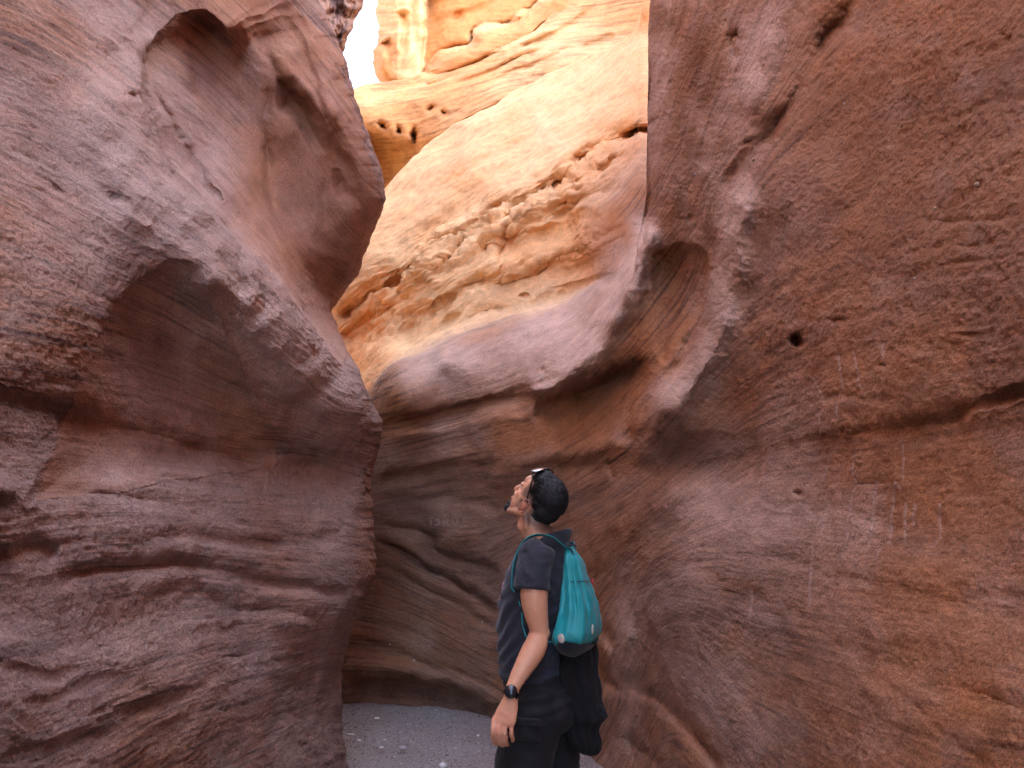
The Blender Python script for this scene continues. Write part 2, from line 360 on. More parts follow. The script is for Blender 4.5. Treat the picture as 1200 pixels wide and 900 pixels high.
    attrs = dict(bed=Sf, rough=rough, stain_shade=np.clip(stain_shade + .15 * np.clip(n1, 0, 1), 0, 1), rust_shade=np.clip(rust_shade, 0, .8), pale=np.clip(.2 * n1 + .45 * band([(110,570),(250,575),(430,580)], 30, 1.) + .45 * band([(150,-20),(120,80),(150,190),(235,290),(310,370),(390,450),(445,500)], 55, 1.) + .5 * band([(260,330),(320,420),(400,480),(446,505)], 34, 1.) + .3 * band([(-60,150),(60,250),(160,300)], 90, 1.) + .25 * band([(150,620),(300,625),(436,630)], 30, 1.) + .3 * band([(120,760),(280,725),(400,730)], 26, 1.), 0, .75))  # pale bands paint the light from above onto crests and slopes
    # real extensions: behind the nose (the canyon turns left there), behind the camera, up and down
    e = W[:, -1]; ext = []
    for k, (dx, dy) in enumerate([(-.01, .03), (-.06, .08), (-.14, .12), (-.3, .16), (-.8, .2), (-2, .2), (-5, .25), (-14, .3)]): ext.append(e + np.array([dx, dy, 0]))
    l = W[:, 0]; pre = []
    for dy in (-14, -9, -6, -4, -2.5, -1.4, -.6):
        q = l + np.array([0, dy, 0]); q[:, 0] = l[:, 0] * .75 + (-1.7 if dy > -10 else -1.3) * .25 + .12 * np.sin(dy * 1.3); pre.append(q)
    W2 = np.concatenate([np.stack(pre, 1), W, np.stack(ext, 1)], 1)
    def pad(v): return np.concatenate([np.repeat(v[:, :1], len(pre), 1), v, np.repeat(v[:, -1:], len(ext), 1)], 1)
    attrs = {k: pad(v) for k, v in attrs.items()}
    return W2, attrs
def cap_rows(W, attrs, top_z, lean, out_dx, bot=-.4, out_dir=-1, top_keep=None):
    "row 0 = top. adds rows going up to top_z leaning outward, a plateau behind, and rows down under the ground"
    top = W[0]; rows = []
    z = np.maximum(top[:, 2] + .3, top_z)
    ss_ = [(1., out_dx), (1., 3.), (1., .8), (1., .15), (.97, 0), (.9, 0), (.75, 0), (.55, 0), (.35, 0), (.15, 0)]
    for t, o in ss_:
        q = top.copy(); q[:, 2] = top[:, 2] + (z - top[:, 2]) * t; q[:, 0] += out_dir * (lean * t + o)
        q[:, 0] += .25 * np.sin(q[:, 1] * .9 + t * 5) * t; rows.append(q)
    bt = W[-1]; rb = []
    for t in (.33, .66, 1.):
        q = bt.copy(); q[:, 2] = bt[:, 2] + (np.minimum(bt[:, 2], bot) - bt[:, 2]) * t; rb.append(q)
    W2 = np.concatenate([np.stack(rows, 0), W, np.stack(rb, 0)], 0)
    at = {k: np.concatenate([np.repeat(v[:1], len(rows), 0), v, np.repeat(v[-1:], 3, 0)], 0) for k, v in attrs.items()}
    return W2, at
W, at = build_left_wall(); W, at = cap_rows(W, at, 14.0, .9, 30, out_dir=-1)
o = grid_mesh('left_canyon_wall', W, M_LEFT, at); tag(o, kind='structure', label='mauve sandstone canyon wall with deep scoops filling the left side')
# ================================================================== RIGHT WALL, running on into the back wall and slab
def build_right_wall():
    COMMON = [(740,880,5.05),(740,800,4.95),(735,720,4.85),(740,600,4.80),(745,520,4.85),(745,450,4.9),(742,400,4.86),(700,420,5.2),(715,372,5.15),
        (790,470,4.25),(800,420,4.3),(790,540,4.35),(790,600,4.25),(790,700,4.15),(800,800,4.05),(800,900,3.95),(800,1000,3.9),
        (840,420,3.95),(840,350,4.05),(860,480,3.85),(850,560,3.92),(860,620,3.72),(870,700,3.55),(880,800,3.4),(880,900,3.3),(880,1000,3.3),
        (680,885,5.75),(680,800,5.65),(680,700,5.6),(680,600,5.5),(680,520,5.45),(680,460,5.45),(680,430,5.33),(740,345,5.0)]
    D1 = TPS(COMMON + [(765,-600,5.3),(980,-600,3.7),(1700,-600,1.6),(1700,-300,1.5),(1700,300,1.2),(1700,700,1.12),(1700,1050,1.05),
        (1200,-600,2.6),(1200,-300,2.25),(1200,0,1.98),(1200,150,1.88),(1200,300,1.80),(1200,440,1.765),(1200,490,1.79),(1200,560,1.80),(1200,650,1.76),(1200,780,1.68),(1200,900,1.62),(1200,1050,1.6),
        (1080,0,2.5),(1080,200,2.35),(1080,350,2.25),(1080,470,2.215),(1080,530,2.25),(1080,650,2.2),(1080,780,2.08),(1080,900,2.0),(1080,1050,1.95),
        (980,-300,3.5),(980,0,3.1),(980,150,2.95),(980,300,2.82),(980,420,2.76),(980,500,2.765),(980,550,2.81),(980,650,2.74),(980,780,2.6),(980,900,2.5),(980,1050,2.45),
        (910,0,3.6),(900,120,3.5),(890,220,3.45),(885,320,3.45),(870,400,3.6),(900,500,3.4),(900,600,3.4),
        (850,0,3.95),(840,100,4.0),(835,200,4.05),(850,270,3.9),(800,0,4.3),(800,100,4.35),(790,200,4.45),(800,290,4.5),(800,350,4.5),(765,0,4.6),(762,150,4.7),(760,250,4.75),(765,330,4.9),
        (765,-300,5.3),(850,-300,4.6),(740,345,5.0)], .004)
    D2 = TPS(COMMON + [(790,200,7.2),(790,0,9.5),(765,-200,12),(740,300,5.9),(742,250,6.7),(742,200,7.5),(742,150,8.3),(740,90,9.2),(735,0,10.6),(700,60,11.4),
        (400,840,7.05),(400,780,6.95),(400,700,6.95),(400,600,6.9),(430,560,6.85),(300,840,7.1),(300,600,7.0),(300,450,7.4),
        (520,840,6.85),(520,790,6.78),(520,700,6.8),(520,640,6.76),(520,570,6.7),(520,530,6.46),(520,500,6.46),(520,470,6.46),(520,440,6.52),(520,415,6.62),
        (445,480,6.6),(448,455,6.7),(455,435,6.9),(400,450,9.2),(420,400,9.6),(395,350,10),
        (470,425,6.85),(480,400,8.3),(520,390,7.7),(570,370,7.5),
        (600,850,6.45),(600,750,6.35),(600,650,6.25),(600,560,6.08),(600,520,5.97),(600,485,5.98),(600,440,6.16),(600,400,6.45),(600,370,7.0),(600,340,7.7),(600,300,8.2),(600,250,8.8),(600,200,9.7),(600,150,10.9),(600,110,12.1),
        (450,380,9.2),(450,340,9.5),(450,290,10.1),(450,240,11.3),(500,350,8.6),(520,300,9.0),(500,250,10.2),(500,190,11.8),(520,150,12.8),
        (560,330,8.2),(560,280,8.9),(560,220,9.9),(560,170,11.0),(560,130,12.4),
        (650,400,6.0),(660,370,6.5),(660,330,7.2),(660,280,7.8),(660,230,8.4),(660,180,9.2),(660,130,10.3),(660,90,11.8),
        (700,340,6.3),(700,300,7.0),(700,250,7.6),(700,200,8.3),(700,150,9.1),(700,100,10.2),(680,70,11.8)], .004)
    S = bed_field([(4.2, [(440,240),(540,160),(640,105),(760,20)]), (3.6, [(395,330),(470,290),(560,230),(660,160),(757,90)]), (3.0, [(395,400),(470,330),(560,270),(660,215),(757,150),(830,-40)]),
        (2.4, [(400,450),(480,395),(560,345),(660,300),(740,230),(800,120),(850,0)]), (1.9, [(380,500),(450,490),(520,470),(600,445),(680,400),(740,320),(800,250),(860,120),(910,0)]),
        (1.55, [(380,560),(460,545),(560,520),(640,500),(720,430),(790,350),(850,220),(920,120),(1000,20),(1200,-120)]),
        (1.35, [(400,600),(480,585),(560,575),(650,560),(740,500),(800,430),(860,340),(960,250),(1080,190),(1260,120)]),
        (1.1, [(400,640),(450,640),(500,665),(560,680),(640,640),(730,590),(790,540),(860,470),(1000,400),(1260,320)]),
        (.8, [(400,690),(450,700),(520,730),(600,760),(680,690),(735,640),(800,590),(900,530),(1050,500),(1260,440)]),
        (.5, [(400,760),(480,770),(560,810),(620,840),(690,790),(735,700),(780,650),(880,620),(1050,620),(1260,600)]),
        (.2, [(400,830),(500,840),(600,880),(700,880),(738,780),(780,700),(880,720),(1050,760),(1260,800)]),
        (-.1, [(700,960),(740,860),(780,770),(860,820),(960,880),(1100,940)]), (-.35, [(740,960),(770,880),(800,880),(860,960)])])
    nr = 820; g = np.linspace(0, 1, nr)[:, None]           # 0 = top
    yt3 = [(250,340),(330,310),(400,268),(450,213),(470,190),(487,170),(520,147),(560,125),(593,100),(647,78),(680,63),(705,54),(716,44),(723,27),(730,0),(738,-45),(750,-160),(765,-330),(800,-560),(2000,-560)]
    ybot = 1000.
    xf = lambda y: smooth_interp(y, [(-600,800),(-300,778),(-50,766),(0,763),(30,760),(100,759),(150,759),(200,757),(230,757),(260,752),(290,747),(320,742),(340,738),(400,736),(2000,736)], 8)
    hh = lambda y: 1 - ss(y, 262, 335)
    wid = lambda y: 10 + 70 * ss(y, 300, 560)
    # region I: px from far right to the fold; II: fold (hidden pocket where the near wall stands free of the slab); III: leftward
    n0, n1, n2, n3 = 26, 320, 44, 262
    u0 = np.linspace(1900, 1260, n0, endpoint=False); u1 = np.linspace(0, 1, n1, endpoint=False); u2 = np.linspace(0, 1, n2, endpoint=False); u3 = np.linspace(0, 1, n3)
    yb = ybot + (-560 - ybot) * (1 - g)                   # region I rows: y decreasing to the top
    # denser rows inside the picture
    gy = np.concatenate([np.linspace(-560, -20, 90, endpoint=False), np.linspace(-20, 920, nr - 110, endpoint=False), np.linspace(920, ybot, 20)])[:, None]
    def rowy(topy):                                       # same row layout squeezed under another top line
        s_ = (gy - gy[0]) / (gy[-1] - gy[0]); k = ss(topy, -560, -60)
        uni = topy + (ybot - topy) * g
        return gy * (1 - k) + uni * k if True else uni
    X0 = u0[None, :] + 0 * gy; Y0 = gy + 0 * X0
    XF = xf(gy); H = hh(gy); Wd = 26 + 0 * gy
    X1 = 1260 + (XF - 1260) * u1[None, :]
    # rounding toward the free edge
    tt = np.clip((XF + 30 - X1) / 30, 0, 1)
    Y1 = gy + 0 * X1
    back1 = H * .35 * (1 - np.sqrt(np.clip(1 - np.clip(1 - (X1 - XF) / 26, 0, 1) ** 2, 0, 1)))
    # III
    xr = XF - 10; X3 = xr + (270 - xr) * u3[None, :] ** 1.0
    t3 = interp(X3[0] * 0 + np.linspace(726, 270, n3), yt3)[None, :]
    top3 = interp(X3, yt3); top3 = np.where(H > .01, top3, top3)
    topc = interp(728 + (270 - 728) * u3, yt3)[None, :]
    k3 = ss(topc, -560, -60)
    # rows of III: squeeze (topc..ybot); columns keep their own top
    uni = topc + (ybot - topc) * g
    Y3 = uni
    XF3 = xf(Y3) - wid(Y3); X3 = XF3 + (270 - XF3) * u3[None, :]
    # II: blends rows from gy to Y3[:,0]
    sm = ss(u2)[None, :]; Y2 = gy * (1 - sm) + Y3[:, :1] * sm
    XF2 = xf(Y2); H2 = hh(Y2); X2 = XF2 - wid(Y2) * u2[None, :] + H2 * 70 * np.sin(math.pi * u2[None, :]) ** .8
    dI0, dI1, dIII = D1(X0, Y0), D1(X1, Y1), D2(X3, Y3)
    px = np.concatenate([X0, X1, X2, X3], 1); py = np.concatenate([Y0, Y1, Y2, Y3], 1)
    R = Relief(px, py, 5)
    # ---- near right wall
    R.line([(1030,-60),(985,25),(958,65),(925,125),(898,165),(862,195),(846,225),(838,262),(836,300)], .10, 8, 16, .15)
    R.line([(900,165),(905,140),(935,100),(975,60),(1010,20)], -.05, 16, 8, .3)
    R.line([(930,-30),(905,60),(890,110),(880,150)], -.09, 20, 12, .2)
    R.line([(872,200),(868,250),(856,320),(845,380),(822,430),(790,475),(762,512),(755,560)], -.20, 30, 13, .12)
    R.line([(842,250),(836,300),(824,350),(812,400),(792,432),(770,470)], .17, 10, 12, .2)
    R.line([(872,470),(880,380),(895,300),(905,220)], .06, 40, 30, .3)
    R.scoop([(762,300),(800,282),(832,300),(826,350),(800,400),(775,430),(764,380)], .14, 16)
    R.line([(815,-20),(822,60),(815,120),(820,180),(830,240)], -.07, 14, 14, .15)
    R.line([(782,-20),(786,60),(782,130),(790,210),(775,290)], -.05, 12, 10, .15)
    R.line([(868,30),(862,50),(866,80)], .05, 5, 5, .3); R.blob(870, 42, 4, 8, .06); R.blob(806, 258, 3, 4, .04); R.blob(880,165,7,3,.05,-30)
    R.blob(933, 398, 5.5, 5, .16); R.blob(985, 374, 11, 3, .03); R.blob(1130, 396, 10, 2.5, .015); R.blob(1037, 426, 3, 3, .05)
    R.blob(940, 575, 4, 3, .04); R.blob(870,128,7,10,.03)
    # dark brow: knob edge and the long crack to the right
    R.line([(756,562),(800,552),(860,540),(930,524),(1000,510),(1060,500),(1110,490),(1150,478),(1210,458),(1270,445)], .03, 30, 7, .15)
    R.line([(1040,503),(1100,492),(1150,476),(1210,456),(1270,440)], .02, 3, 3, .3)
    R.line([(1110,492),(1160,476),(1260,446)], -.03, 14, 4, .2)
    R.line([(758,512),(765,495),(800,465)], -.05, 14, 8, .3)
    R.scoop([(756,514),(790,500),(850,508),(880,512),(850,532),(800,546),(762,566),(754,545)], .05, 20)
    R.line([(722,690),(726,650),(738,618),(760,600),(800,578),(850,560)], -.07, 26, 16, .2)
    R.line([(770,590),(752,625),(742,660),(738,700)], .03, 9, 9, .3)
    R.line([(700,735),(716,755),(726,790),(740,806),(770,822),(795,842),(822,872),(850,915)], .11, 5, 10, .1)
    R.line([(703,740),(722,775),(735,802)], -.07, 8, 8, .3)
    R.line([(700,770),(712,800),(733,812),(738,840),(745,880),(752,910)], .10, 5, 7, .15)
    R.line([(733,720),(731,780),(738,830),(744,880)], -.09, 8, 8, .2)
    R.line([(742,900),(740,870),(752,880),(775,905)], .05, 4, 5, .2)
    for pl, a_ in (([(745,655),(790,690),(850,780),(900,860),(930,910)], .035), ([(748,672),(790,735),(830,810),(870,900)], .035), ([(760,650),(850,680),(950,740),(1100,800),(1260,850)], .03),
                  ([(860,640),(960,670),(1100,700),(1260,745)], .03), ([(745,700),(780,770),(810,840),(840,910)], .025), ([(900,690),(1000,770),(1100,850),(1180,920)], .025), ([(1100,690),(1180,700),(1260,720)],.035),
                  ([(800,660),(900,720),(1000,800),(1060,880)], .025)):
        R.line(pl, a_ * .4, 9, 7, .15, rnd=2)
    for pl in ([(1085,262),(1140,262),(1205,248)], [(1060,300),(1120,290),(1190,285)], [(1000,180),(1080,150),(1210,110)], [(1020,110),(1090,75),(1210,40)], [(880,490),(960,470),(1080,470)], [(1060,318),(1110,312),(1160,300)]):
        R.line(pl, .009, 4, 6, .25, rnd=1)
    R.line([(740,345),(770,352),(790,372)], .02, 6, 6, .3)
    # ---- back wall
    R.line([(760,250),(750,300),(735,345),(705,390),(672,425),(642,455),(600,470)], -.24, 22, 16, .12)
    R.line([(436,505),(470,498),(520,486),(570,474),(610,468),(640,462)], .15, 9, 5, .1)
    R.line([(450,520),(500,505),(560,495),(610,486),(640,470)], -.05, 8, 8, .15)
    R.line([(560,474),(600,462),(640,448),(660,430)], .06, 4, 5, .2)
    R.line([(620,488),(660,470),(700,455),(735,440),(765,425)], .14, 22, 8, .15)
    R.line([(560,560),(620,548),(680,528),(720,520),(745,512)], -.09, 12, 20, .15)
    R.line([(600,556),(640,545),(690,540),(715,535)], .08, 12, 5, .2)
    R.line([(436,562),(480,556),(540,545),(600,550)], .06, 9, 5, .15); R.line([(436,552),(500,545),(560,536)], -.05, 7, 12, .2)
    R.line([(710,535),(716,552),(724,566)], .05, 2.5, 2.5, .2, rnd=.6)
    R.line([(670,458),(676,470),(680,488)], .04, 2.5, 2.5, .2, rnd=.6)
    R.line([(436,628),(480,650),(510,668),(545,692),(590,720)], .07, 5, 4, .1, rnd=1)
    R.line([(436,590),(500,584),(560,590),(596,600)], .05, 6, 6, .2)
    R.line([(436,610),(480,618),(505,625),(514,640),(540,658),(590,676)], .06, 6, 4, .15, rnd=1)
    R.line([(515,640),(519,630),(535,625),(570,625)], -.03, 10, 4, .3)
    R.line([(430,660),(480,680),(530,705),(590,742)], .035, 4, 4, .15, rnd=1)
    R.line([(400,782),(440,785),(500,792),(560,812),(600,832)], -.07, 7, 9, .1); R.line([(400,795),(470,800),(530,812),(590,838)], .09, 18, 4, .1)
    R.line([(400,745),(470,765),(540,790),(590,815)], .03, 4, 4, .2, rnd=1)
    R.line([(635,455),(640,440),(634,428)], .05, 2.5, 2.5, .2, rnd=.6)
    # ---- ledge top and cracked band above it
    R.step([(735,322),(700,338),(650,356),(600,372),(560,382),(520,395),(470,418),(441,440),(434,468),(437,500)], .9, 9, 110)
    R.line([(600,402),(640,395),(690,375),(720,345)], .06, 14, 6, .2)
    R.line([(500,420),(560,415),(600,418),(650,395)], .03, 9, 9, .2)
    cr = dict(rnd=1.2)
    R.line([(470,425),(500,400),(560,372),(600,362),(660,345),(720,315),(745,290)], .22, 8, 9, .1)
    R.line([(395,375),(430,352),(462,336),(476,322),(500,300),(530,285),(560,268),(582,250),(620,230),(665,208),(690,185),(757,150)], .34, 6, 11, .05, **cr)
    R.line([(480,330),(520,302),(555,280),(580,275),(600,252),(640,232),(690,200),(757,165)], -.22, 12, 10, .08)
    R.line([(505,330),(525,308),(548,290),(570,270),(582,262)], .20, 5, 6, .2, **cr)
    R.line([(395,400),(430,390),(470,350),(478,335)], .16, 6, 6, .15, **cr)
    R.line([(476,322),(482,350),(470,385),(455,410)], .12, 5, 5, .2, **cr)
    R.line([(490,372),(520,352),(560,330),(582,322)], .14, 7, 5, .2, **cr)
    R.line([(560,345),(610,330),(650,312),(700,295),(740,275)], .13, 10, 5, .15, **cr)
    
    for x, y, rx, ry, a_, r_ in ((548,286,17,5,.38,-32),(570,290,5,8,.18,0),(652,214,14,3.5,.4,-33),(686,193,15,5,.4,-33),(742,157,20,5,.42,-30),(604,250,13,3,.25,-42),(524,303,12,3.5,.2,-40),(612,348,4,2,.12,0),(573,367,3,2,.1,0),(588,285,4,18,.12,5)):
        R.blob(x, y, rx, ry, a_, r_)
    R.scoop([(585,275),(640,262),(690,245),(700,270),(650,300),(600,318),(582,310)], .22, 12)
    R.scoop([(640,320),(690,300),(735,285),(730,310),(680,325),(640,335)], .16, 9)
    R.line([(560,330),(590,310),(650,300),(700,270)], -.14, 10, 14, .2)
    # slab relief
    R.line([(430,345),(470,318),(510,290),(560,262),(600,235),(640,205),(690,160),(735,120),(757,105)], -.16, 12, 22, .15)
    R.line([(440,300),(480,285),(520,262),(575,215)], .10, 7, 14, .2); R.line([(560,215),(600,195),(640,185),(680,165)], .05, 6, 8, .3)
    R.line([(770,0),(735,60),(712,110),(698,150),(690,185),(670,205)], .32, 26, 30, .2)
    R.line([(757,75),(720,105),(690,150),(675,185)], -.14, 10, 16, .2)
    R.line([(450,330),(480,322),(520,312)], .08, 5, 5, .2)
    R.blob(540, 200, 60, 22, -.25, -38); R.blob(520, 260, 40, 12, .2, -35)
    for pl, a_ in (([(430,330),(480,290),(560,235),(640,190)], .06), ([(470,250),(540,205),(620,160),(690,120)], .05), ([(460,310),(500,290),(540,280)], .07), ([(600,330),(660,300),(740,262)], .08),
                  ([(395,425),(430,405),(455,385)], .10), ([(400,395),(440,370),(455,350)], .10), ([(490,395),(530,375),(560,352)], .08), ([(640,262),(690,235),(745,215)], .08), ([(500,270),(560,235),(620,200)], -.06), ([(620,240),(690,205),(757,172)], .10), ([(690,80),(650,110),(600,140)], .03), ([(660,215),(700,190),(757,150)], -.12)):
        R.line(pl, a_ * 1.5, 4, 7, .2, rnd=1)
    Rd = R.d
    s0 = n0; s1 = n0 + n1; s2 = s1 + n2
    d = np.empty(px.shape); d[:, :s0] = dI0 + Rd[:, :s0]; d[:, s0:s1] = dI1 + back1 + Rd[:, s0:s1]; d[:, s2:] = dIII + Rd[:, s2:]
    a_ = D1(X2, Y2) + H2 * .35; b_ = D2(X2, Y2)
    a0 = d[:, s1 - 1:s1]; b0 = d[:, s2:s2 + 1]
    mixv = a0 + (b0 - a0) * ss(u2)[None, :]
    low = (a_ - H2 * .35) * (1 - sm) + b_ * sm + Rd[:, s1:s2]
    d[:, s1:s2] = mixv * H2 + low * (1 - H2)
    W = P(px, py, d); Sf = S(px, py)
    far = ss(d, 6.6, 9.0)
    rough = np.clip(.75 + .35 * fbm(np.stack([px / 120, py / 120, px * 0], -1), 1, 3) - .35 * far - .25 * ss(py, 520, 600) * (px > 760) - .15 * (py < 400) * (px > 860), .15, 1.3)
    def band(pl, wd, a, wx=None):
        pl = smooth_pl(pl, 5); b = R._box(pl, 3 * wd); o = np.zeros(px.shape); dd, _, t = polyd(R.wx[b], R.wy[b], pl)
        o[b] = a * np.exp(-(dd / wd) ** 2) * ss(t, -.001, .15) * ss(1 - t, -.001, .15); return o
    stain_shade = (.34 * ss(py, 565, 620) * (1 - ss(px, 560, 690)) + band([(930,524),(1040,500),(1120,480),(1230,450)], 16, .8) + band([(760,545),(830,530),(900,515)], 18, .6) + band([(745,665),(800,700),(860,740)], 26, .6)  # streaks, plus painted-in shade of the low back wall and brow
        + band([(960,200),(1080,120),(1260,40)], 110, .62) + band([(920,330),(1000,290),(1100,330),(1280,320)], 60, .5) + band([(940,420),(1060,390),(1240,380)], 30, .3) + band([(640,470),(700,450),(760,430)], 16, .6)
        + band([(436,632),(510,665),(590,715)], 5, .7) + band([(440,585),(500,600),(510,640),(560,665),(600,690)], 14, .55) + band([(400,800),(500,815),(590,840)], 14, .6)
        + band([(760,690),(800,770),(850,860),(880,910)], 16, .5) + band([(880,720),(960,780),(1050,850)], 14, .4) + band([(590,285),(640,290),(690,272),(745,250)], 20, .5) + band([(605,300),(625,285),(650,275)], 16, .6) + band([(655,318),(690,300),(712,292)], 5, .7) + band([(700,325),(740,312)], 5, .6) + band([(600,372),(640,350),(690,335)], 6, .4) + band([(395,372),(430,352),(476,322)], 6, .4) + band([(530,285),(600,240),(660,208),(757,152)], 5, .45)  # shading of the cracked slab band painted along its cracks
        + band([(830,0),(815,80),(830,140)], 14, .3) + band([(950,60),(1000,20),(1040,-20)], 22, .5) + band([(1080,690),(1200,712)], 8, .5))
    pale = (band([(758,235),(748,300),(728,350),(700,390),(672,425),(620,462)], 17, 1.) + band([(700,372),(600,410),(520,425),(450,455)], 30, .75) + band([(600,380),(700,350),(745,280)], 26, .4) + band([(872,180),(866,260),(852,340),(838,400),(800,450),(765,500)], 22, .75) + band([(910,20),(880,120),(868,200)], 22, .5) + band([(775,-20),(772,120),(765,240)], 16, .35)  # light on crests, ledges and upward faces painted as paler rock
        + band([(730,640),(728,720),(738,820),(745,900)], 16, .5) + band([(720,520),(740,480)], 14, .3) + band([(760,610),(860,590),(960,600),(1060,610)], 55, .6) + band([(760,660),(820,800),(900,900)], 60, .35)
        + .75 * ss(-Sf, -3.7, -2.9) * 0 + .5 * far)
    # pale scratches left by visitors on the right wall, and old carved capitals on the back wall
    scr = np.zeros(px.shape)
    def scratch(pl, wd=1.15, a=.78):
        pl = np.array(pl, float); b = ((px > pl[:, 0].min() - 6) & (px < pl[:, 0].max() + 6) & (py > pl[:, 1].min() - 6) & (py < pl[:, 1].max() + 6))
        if not b.any(): return
        dd, _, _ = polyd(px[b] + .5 * np.sin(py[b] * .23), py[b], pl); nz = .5 + .5 * np.clip(fbm(np.stack([px[b] / 5, py[b] / 5, px[b] * 0], -1), 1, 2) * 1.5 + .6, -1, 1)
        scr[b] = np.maximum(scr[b], a * nz * np.exp(-(dd / wd) ** 2))
    for a_ in ([(983,412),(990,455)], [(1001,408),(1008,435),(1012,455)], [(1037,402),(1043,445)], [(948,440),(965,470),(985,462)], [(983,470),(980,490)], [(955,480),(962,495)],
               [(972,535),(965,560)], [(1000,530),(1004,565),(995,590),(990,640)], [(1003,568),(1035,568)], [(1030,562),(1024,600),(1020,640)], [(1052,565),(1046,600),(1043,640)], [(1060,520),(1060,560)],
               [(1063,590),(1061,635)], [(1073,590),(1071,615)], [(968,585),(960,625)], [(1100,590),(1099,630),(1088,640)], [(995,602),(1018,602)], [(998,605),(1010,632)], [(1052,565),(1058,572)],
               [(925,590),(923,615)], [(885,690),(882,730)], [(950,690),(948,712)], [(1033,640),(1028,655)], [(952,640),(950,690)], [(152,440),(150,465)]):
        scratch(a_)
    for pl in ([(505,607),(505,615)], [(503,607),(508,607)], [(516,607),(512,609),(516,612),(513,615),(510,615)], [(520,615),(520,607),(525,608),(525,611),(520,611)], [(523,611),(526,616)],
               [(531,607),(531,614),(536,614),(536,607)], [(548,607),(543,607),(543,616),(548,616)], [(543,611),(547,611)]):
        scratch(pl, 1.0, .48)
    dscr = scr * .004
    rust_shade = (band([(615,300),(690,285),(748,262)], 26, .75) + band([(640,342),(700,318),(740,298)], 8, .7) + band([(560,520),(640,500),(720,470)], 36, .6) + band([(960,520),(1050,560),(1180,520)], 60, .45) + band([(700,600),(690,680)], 26, .35) + band([(600,300),(680,280),(740,250)], 26, .35)
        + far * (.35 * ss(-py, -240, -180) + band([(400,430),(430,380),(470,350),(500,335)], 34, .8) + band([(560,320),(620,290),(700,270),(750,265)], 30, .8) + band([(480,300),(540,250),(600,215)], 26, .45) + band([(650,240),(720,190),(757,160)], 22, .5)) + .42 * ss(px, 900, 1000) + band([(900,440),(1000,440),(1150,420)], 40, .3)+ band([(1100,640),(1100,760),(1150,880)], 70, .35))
    disp = relief_noise(W, Sf, px, py, 1.0, rough, 1.0, .16)
    dn = grid_normals(W)
    W = W + disp * (1 + .8 * far)[..., None]
    # the fractured band across the far slab
    bm_ = np.maximum(band([(395,395),(450,345),(510,300),(570,268),(640,232),(757,158)], 24, 1.), .8 * band([(395,420),(450,385),(540,345),(640,305),(745,270)], 16, 1.)) * far
    q_ = np.stack([W[..., 0] * .9, W[..., 1] * .9, (Sf + .12 * fbm(W, 1.2, 3)) * 5.5], -1); rg = 1 - 2 * np.abs(fbm(q_, 1, 4, .6))
    W = W + dn * (bm_ * (.11 * np.clip(rg, -1, 1) + .03 * fbm(W, 6, 3, .6)))[..., None] * (-1 if float((dn[400, -60] * W[400, -60]).sum()) > 0 else 1)
    # pebbly grain of the conglomerate high on the near wall
    m = ss(px, 740, 780) * (1 - ss(py, 380, 560)); m[:, s1:] = 0
    W = W + dn * ((.0035 * fbm(W, 34, 3, .6)) * m)[..., None] - dn * dscr[..., None]
    n1_ = fbm(np.stack([px / 60, py / 60, px * 0 + 8], -1), 1, 4)
    attrs = dict(bed=Sf, rough=rough, stain_shade=np.clip(stain_shade + .12 * np.clip(n1_, 0, 1), 0, .9), rust_shade=np.clip(rust_shade, 0, .8), pale=np.clip(pale * .9 + .2 * n1_, 0, .8), farness=far, scratch=scr)
    # extra columns: right end runs on behind the camera, left end runs on into the side canyon
    l = W[:, 0]; pre = []
    for dy in (-14, -9, -6, -4, -2.5, -1.4, -.6):
        q = l + np.array([0, dy, 0]); q[:, 0] = l[:, 0] * .8 + (1.6 if dy > -10 else -1.0) * .2 + .12 * np.sin(dy * 1.7); pre.append(q)
    e = W[:, -1]; ext = [e + np.array([dx, dy, 0]) for dx, dy in ((-.4, .1), (-1, .2), (-2, .5), (-5, 1.), (-14, 2.))]
    W = np.concatenate([np.stack(pre, 1), W, np.stack(ext, 1)], 1)
    npre, next_ = len(pre), len(ext)
    attrs = {k: np.concatenate([np.repeat(v[:, :1], npre, 1), v, np.repeat(v[:, -1:], next_, 1)], 1) for k, v in attrs.items()}
    # top rows
    top = W[0]; isw = np.zeros(len(top)); isw[:npre + s1] = 1; isw[npre + s1:npre + s2] = 1 - ss(u2)
    isw = isw[:, None]; rows = []
    zt = np.maximum(top[:, 2] + .3, 14.)
    wall = [(1, 30), (1, 8), (1, 3), (1, .8), (1, .15), (.97, 0), (.9, 0), (.75, 0), (.55, 0), (.35, 0), (.15, 0)]
    slab = [(6., -4), (4., -3), (3., -2.2), (2.2, -1.5), (1.6, -1.0), (1.15, -.6), (.8, -.34), (.5, -.16), (.3, -.06), (.15, -.02), (.05, 0)]
    for (t, o_), (dy, dz) in zip(wall, slab):
        a1 = top.copy(); a1[:, 2] = top[:, 2] + (zt - top[:, 2]) * t; a1[:, 0] += .6 * t + o_ + .25 * np.sin(a1[:, 1] * .9 + t * 5) * t
        a2 = top.copy(); a2[:, 1] += dy; a2[:, 2] += dz; a2[:, 0] -= .0 * dy
        rows.append(a1 * isw + a2 * (1 - isw))
    bt = W[-1]; rb = []
    for t in (.33, .66, 1.):
        q = bt.copy(); q[:, 2] = bt[:, 2] + (np.minimum(bt[:, 2], -.4) - bt[:, 2]) * t; rb.append(q)
    k = len(rows); W = np.concatenate([np.stack(rows, 0), W, np.stack(rb, 0)], 0)
    attrs = {kk: np.concatenate([np.repeat(v[:1], k, 0), v, np.repeat(v[-1:], 3, 0)], 0) for kk, v in attrs.items()}
    return W, attrs
W, at = build_right_wall()
